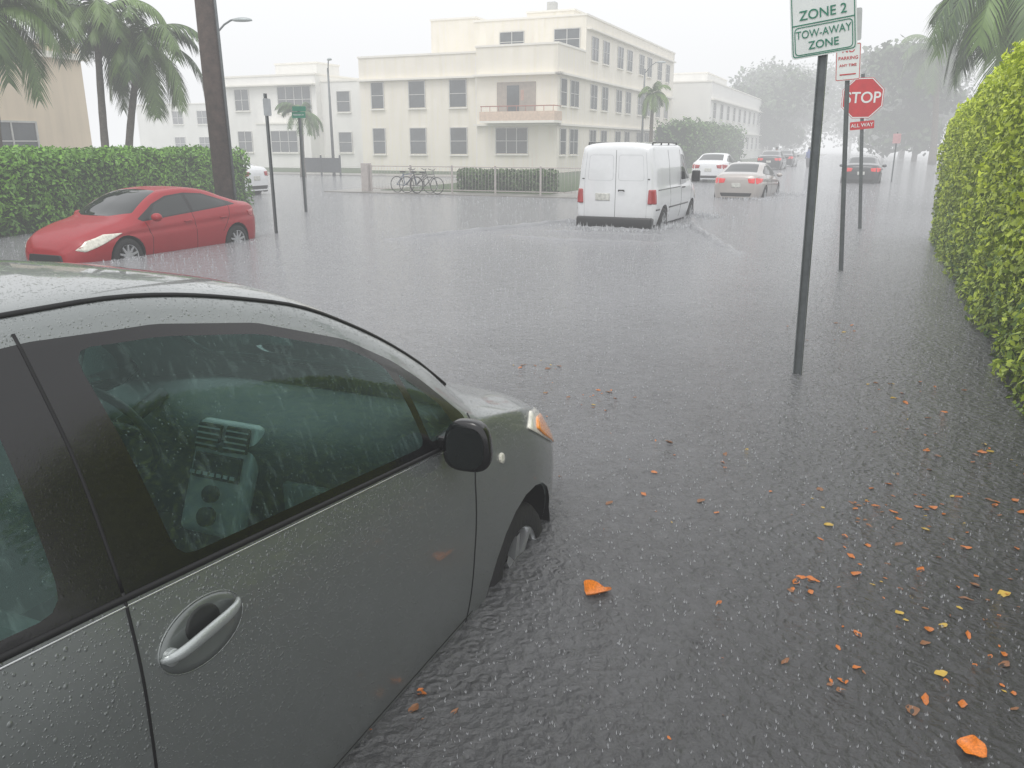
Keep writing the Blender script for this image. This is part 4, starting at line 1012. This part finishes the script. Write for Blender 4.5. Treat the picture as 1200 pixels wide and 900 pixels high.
oc=lambda r:[(r*math.cos(math.pi/8+k*math.pi/4),r*math.sin(math.pi/8+k*math.pi/4)) for k in range(8)]
sp3=bpy.data.objects.new('sign_panel',None); link(sp3,s3); sp3.location=(0,0,2.93); sp3.rotation_euler=(0,math.radians(5),0)
plate(sp3,'sign_face',0,0,0,M['red'],shape=oc(.425))
ring(sp3,'border',oc(.415),oc(.395),0,-.043,M['white'])
textmesh('lettering','STOP',.30,M['white'],sp3,(0,-.044,0),RX,bold=.004,sx=.95)
plate(s3,'small_plate',.46,.16,2.40,M['red'],r=.02); textmesh('lettering','ALL WAY',.10,M['white'],s3,(0,-.044,2.40),RX,bold=.001)
s4=empty('street_name_sign',loc=(-5.45,21.9,-.3),rotz=math.radians(-20),label='green street name sign on tall steel post',cat='sign')
post(s4,2.85,.07)
plate(s4,'name_plate',.40,.15,2.74,M['green'],r=.02); textmesh('lettering','MERIDIAN AV',.052,M['white'],s4,(0,-.044,2.74),RX)
plate(s4,'name_plate',.34,.12,2.89,M['green'],r=.02).rotation_euler[2]=.5
s5=empty('sign_post',loc=(-4.75,16.5,-.3),rotz=math.radians(66),label='slim steel post with a narrow sign seen edge on',cat='sign')
post(s5,2.95,.06); plate(s5,'sign_face',.22,.32,2.70,mat('sign_back',(.40,.42,.43),.5))
s6=empty('distant_road_sign',loc=(18.4,40.5,-.3),rotz=math.radians(-20),label='small pink and white road sign further down the street',cat='sign')
post(s6,2.6,.06); plate(s6,'sign_face',.35,.45,2.3,mat('faded_pink',(.6,.35,.35),.5))
# ---------------------------------------------------------------- floating leaves
lm_=[mat('fallen_leaf_orange',(.52,.16,.03),.4,var=.55,scale=30),mat('fallen_leaf_brown',(.24,.11,.05),.5,var=.4,scale=60),mat('fallen_leaf_yellow',(.52,.35,.06),.5,var=.4,scale=60)]
def leafmesh(mt,ph,wd_=.36,cup=.14):
    vs=[];fs=[];n=14
    for i in range(n+1):
        t=i/n; w=wd_*math.sin(math.pi*t)**(.8 if wd_<.4 else .6)*(1-.25*t) if 0<i<n else 0.001
        for k in (-1,-.66,-.33,0,.33,.66,1): vs.append((t-.5,k*w*(1+.10*math.sin(13*t+ph+k)*abs(k))+.08*math.sin(3*t+ph),cup*k*k*w*2+.18*(t-.5)**2+.02*math.sin(9*t+4*k+ph)))
    for i in range(n):
        for k in range(6): a=i*7+k; fs.append((a,a+7,a+8,a+1))
    me=bpy.data.meshes.new('leaf'); me.from_pydata(vs,[],fs); me.materials.append(mt); me.polygons.foreach_set('use_smooth',[True]*len(fs)); return me
lms=[[leafmesh(m,ph) for ph in (0,1.7,3.1)] for m in lm_]
big=leafmesh(mat('large_leaf_orange',(.68,.20,.02),.35,var=.35,scale=14),.6,.52,.30)
LN=['orange','brown','yellow']
def leaf(x,y,s,k,asp=.9,me=None,z=.003):
    o=bpy.data.objects.new('fallen_leaf',me or random.choice(lms[k])); o.location=(x,y,z); o.rotation_euler=(random.uniform(-.2,.2),random.uniform(-.2,.2),random.uniform(0,6.3)); o.scale=(s,s*asp,s)
    link(o); tag(o,'wet %s leaf floating on the floodwater'%LN[k],'leaf','leaves floating on the water')
leaf(.327,2.842,.12,0,.95,big,.006); leaf(1.343,1.971,.085,0,.95,big,.006)
cl=[(1.65,3.58,.28,30),(1.42,2.9,.26,22),(2.1,3.7,.4,28),(-.33,2.15,.10,4),(.5,5.4,.26,22),(.15,6.2,.2,12),(1.44,2.35,.3,14),(1.08,2.29,.08,6),(.48,2.014,.02,1),(2.6,4.5,.45,26),(1.2,2.93,.1,6),(.62,3.6,.3,7),(-.19,2.16,.03,1),(-.45,2.03,.03,1),(2.2,3.1,.4,24),(1.7,2.3,.3,14),(.9,4.3,.4,12),(2.9,5.6,.5,14),(.7,2.4,.3,4),(3.0,7.5,.6,10),(1.9,2.75,.25,14)]
for x,y,sd,n in cl:
    for _ in range(n): leaf(x+random.gauss(0,sd*.6),y+random.gauss(0,sd*.6),random.choice((.014,.018,.022,.024,.028,.035,.045,.055)),random.choice((0,0,0,1,1,2,1)),random.uniform(.5,1.2),z=random.choice((.004,.001,-.001)))
# ---------------------------------------------------------------- people
def person(loc,ang,shirt,trous,label):
    E=empty('person',loc=loc,rotz=ang,label=label,cat='person')
    me=bpy.data.meshes.new('body')
    V=[(0,0,.95),(0,0,1.15),(0,0,1.38),(0,0,1.50),(0,.02,1.62),(0,.02,1.72),(.18,0,1.40),(.24,.05,1.14),(.22,.16,.92),(-.18,0,1.40),(-.25,-.02,1.14),(-.24,.08,.90),(.10,0,.88),(.11,.06,.50),(.11,.0,.06),(.11,.14,.03),(-.10,0,.88),(-.11,-.04,.50),(-.11,-.14,.08),(-.11,0.0,.03)]
    Ed=[(0,1),(1,2),(2,3),(3,4),(4,5),(2,6),(6,7),(7,8),(2,9),(9,10),(10,11),(0,12),(12,13),(13,14),(14,15),(0,16),(16,17),(17,18),(18,19)]
    rad=[.14,.13,.16,.06,.10,.08,.06,.045,.035,.06,.045,.035,.09,.06,.045,.035,.09,.06,.045,.035]
    me.from_pydata(V,Ed,[]); o=bpy.data.objects.new('body',me); link(o,E)
    me.materials.append(shirt)
    o.modifiers.new('skin','SKIN')
    for i,r_ in enumerate(rad): me.skin_vertices[0].data[i].radius=(r_,r_*.8)
    me.skin_vertices[0].data[0].use_root=True
    sb=o.modifiers.new('sub','SUBSURF'); sb.levels=1; sb.render_levels=1
    tube('trousers',[([(.09,0,.95),(.11,.055,.5),(.11,0,.12)],[.12,.085,.06]),([(-.09,0,.95),(-.11,-.035,.5),(-.11,-.12,.14)],[.12,.085,.06])],trous,E,8)
    bm=bmesh.new(); bmesh.ops.create_uvsphere(bm,u_segments=10,v_segments=8,radius=.105); h=bm2obj(bm,'hair',M['black'],E,True); h.location=(0,-.015,1.72)
sh=[mat('shirt_brown',(.25,.12,.08),.9),mat('shirt_blue',(.08,.12,.3),.9)]; tr=mat('dark_trousers',(.04,.04,.05),.9)
for k,(x,y) in enumerate([(22.6,72),(23.6,67)]):
    person((x,y,-.25),.4*k,sh[k],tr,['person in brown shirt wading through water','person in blue shirt walking in the rain'][k])
# ---------------------------------------------------------------- world, light, camera
wd=bpy.data.worlds.new("World"); sc.world=wd; wd.use_nodes=True; nt=wd.node_tree
bg=nt.nodes['Background']; sky=N(nt,'ShaderNodeTexSky'); sky.sky_type='NISHITA'; sky.sun_disc=False; sky.sun_elevation=math.radians(60); sky.sun_rotation=math.radians(200); sky.dust_density=5
hs=N(nt,'ShaderNodeHueSaturation'); hs.inputs['Saturation'].default_value=.12; nt.links.new(sky.outputs[0],hs.inputs['Color'])
mx=N(nt,'ShaderNodeMixRGB'); mx.inputs['Fac'].default_value=.75; mx.inputs['Color2'].default_value=(15.2,15.4,15.7,1); nt.links.new(hs.outputs[0],mx.inputs['Color1'])
nt.links.new(mx.outputs[0],bg.inputs['Color']); bg.inputs['Strength'].default_value=.10
sl=bpy.data.lights.new('sun','SUN'); sl.energy=.9; sl.angle=math.radians(20); sl.color=(1,.97,.93)
so=bpy.data.objects.new('sun',sl); link(so); so.rotation_euler=(math.radians(30),0,math.radians(-20))
cam=bpy.data.objects.new('camera',bpy.data.cameras.new('camera')); link(cam); sc.camera=cam
cam.location=(0,0,1.7); cam.rotation_euler=(math.radians(90)-math.atan(280/950),0,0)
cam.data.sensor_width=36; cam.data.lens=950/1200*36; cam.data.clip_end=2000; cam.data.clip_start=.05
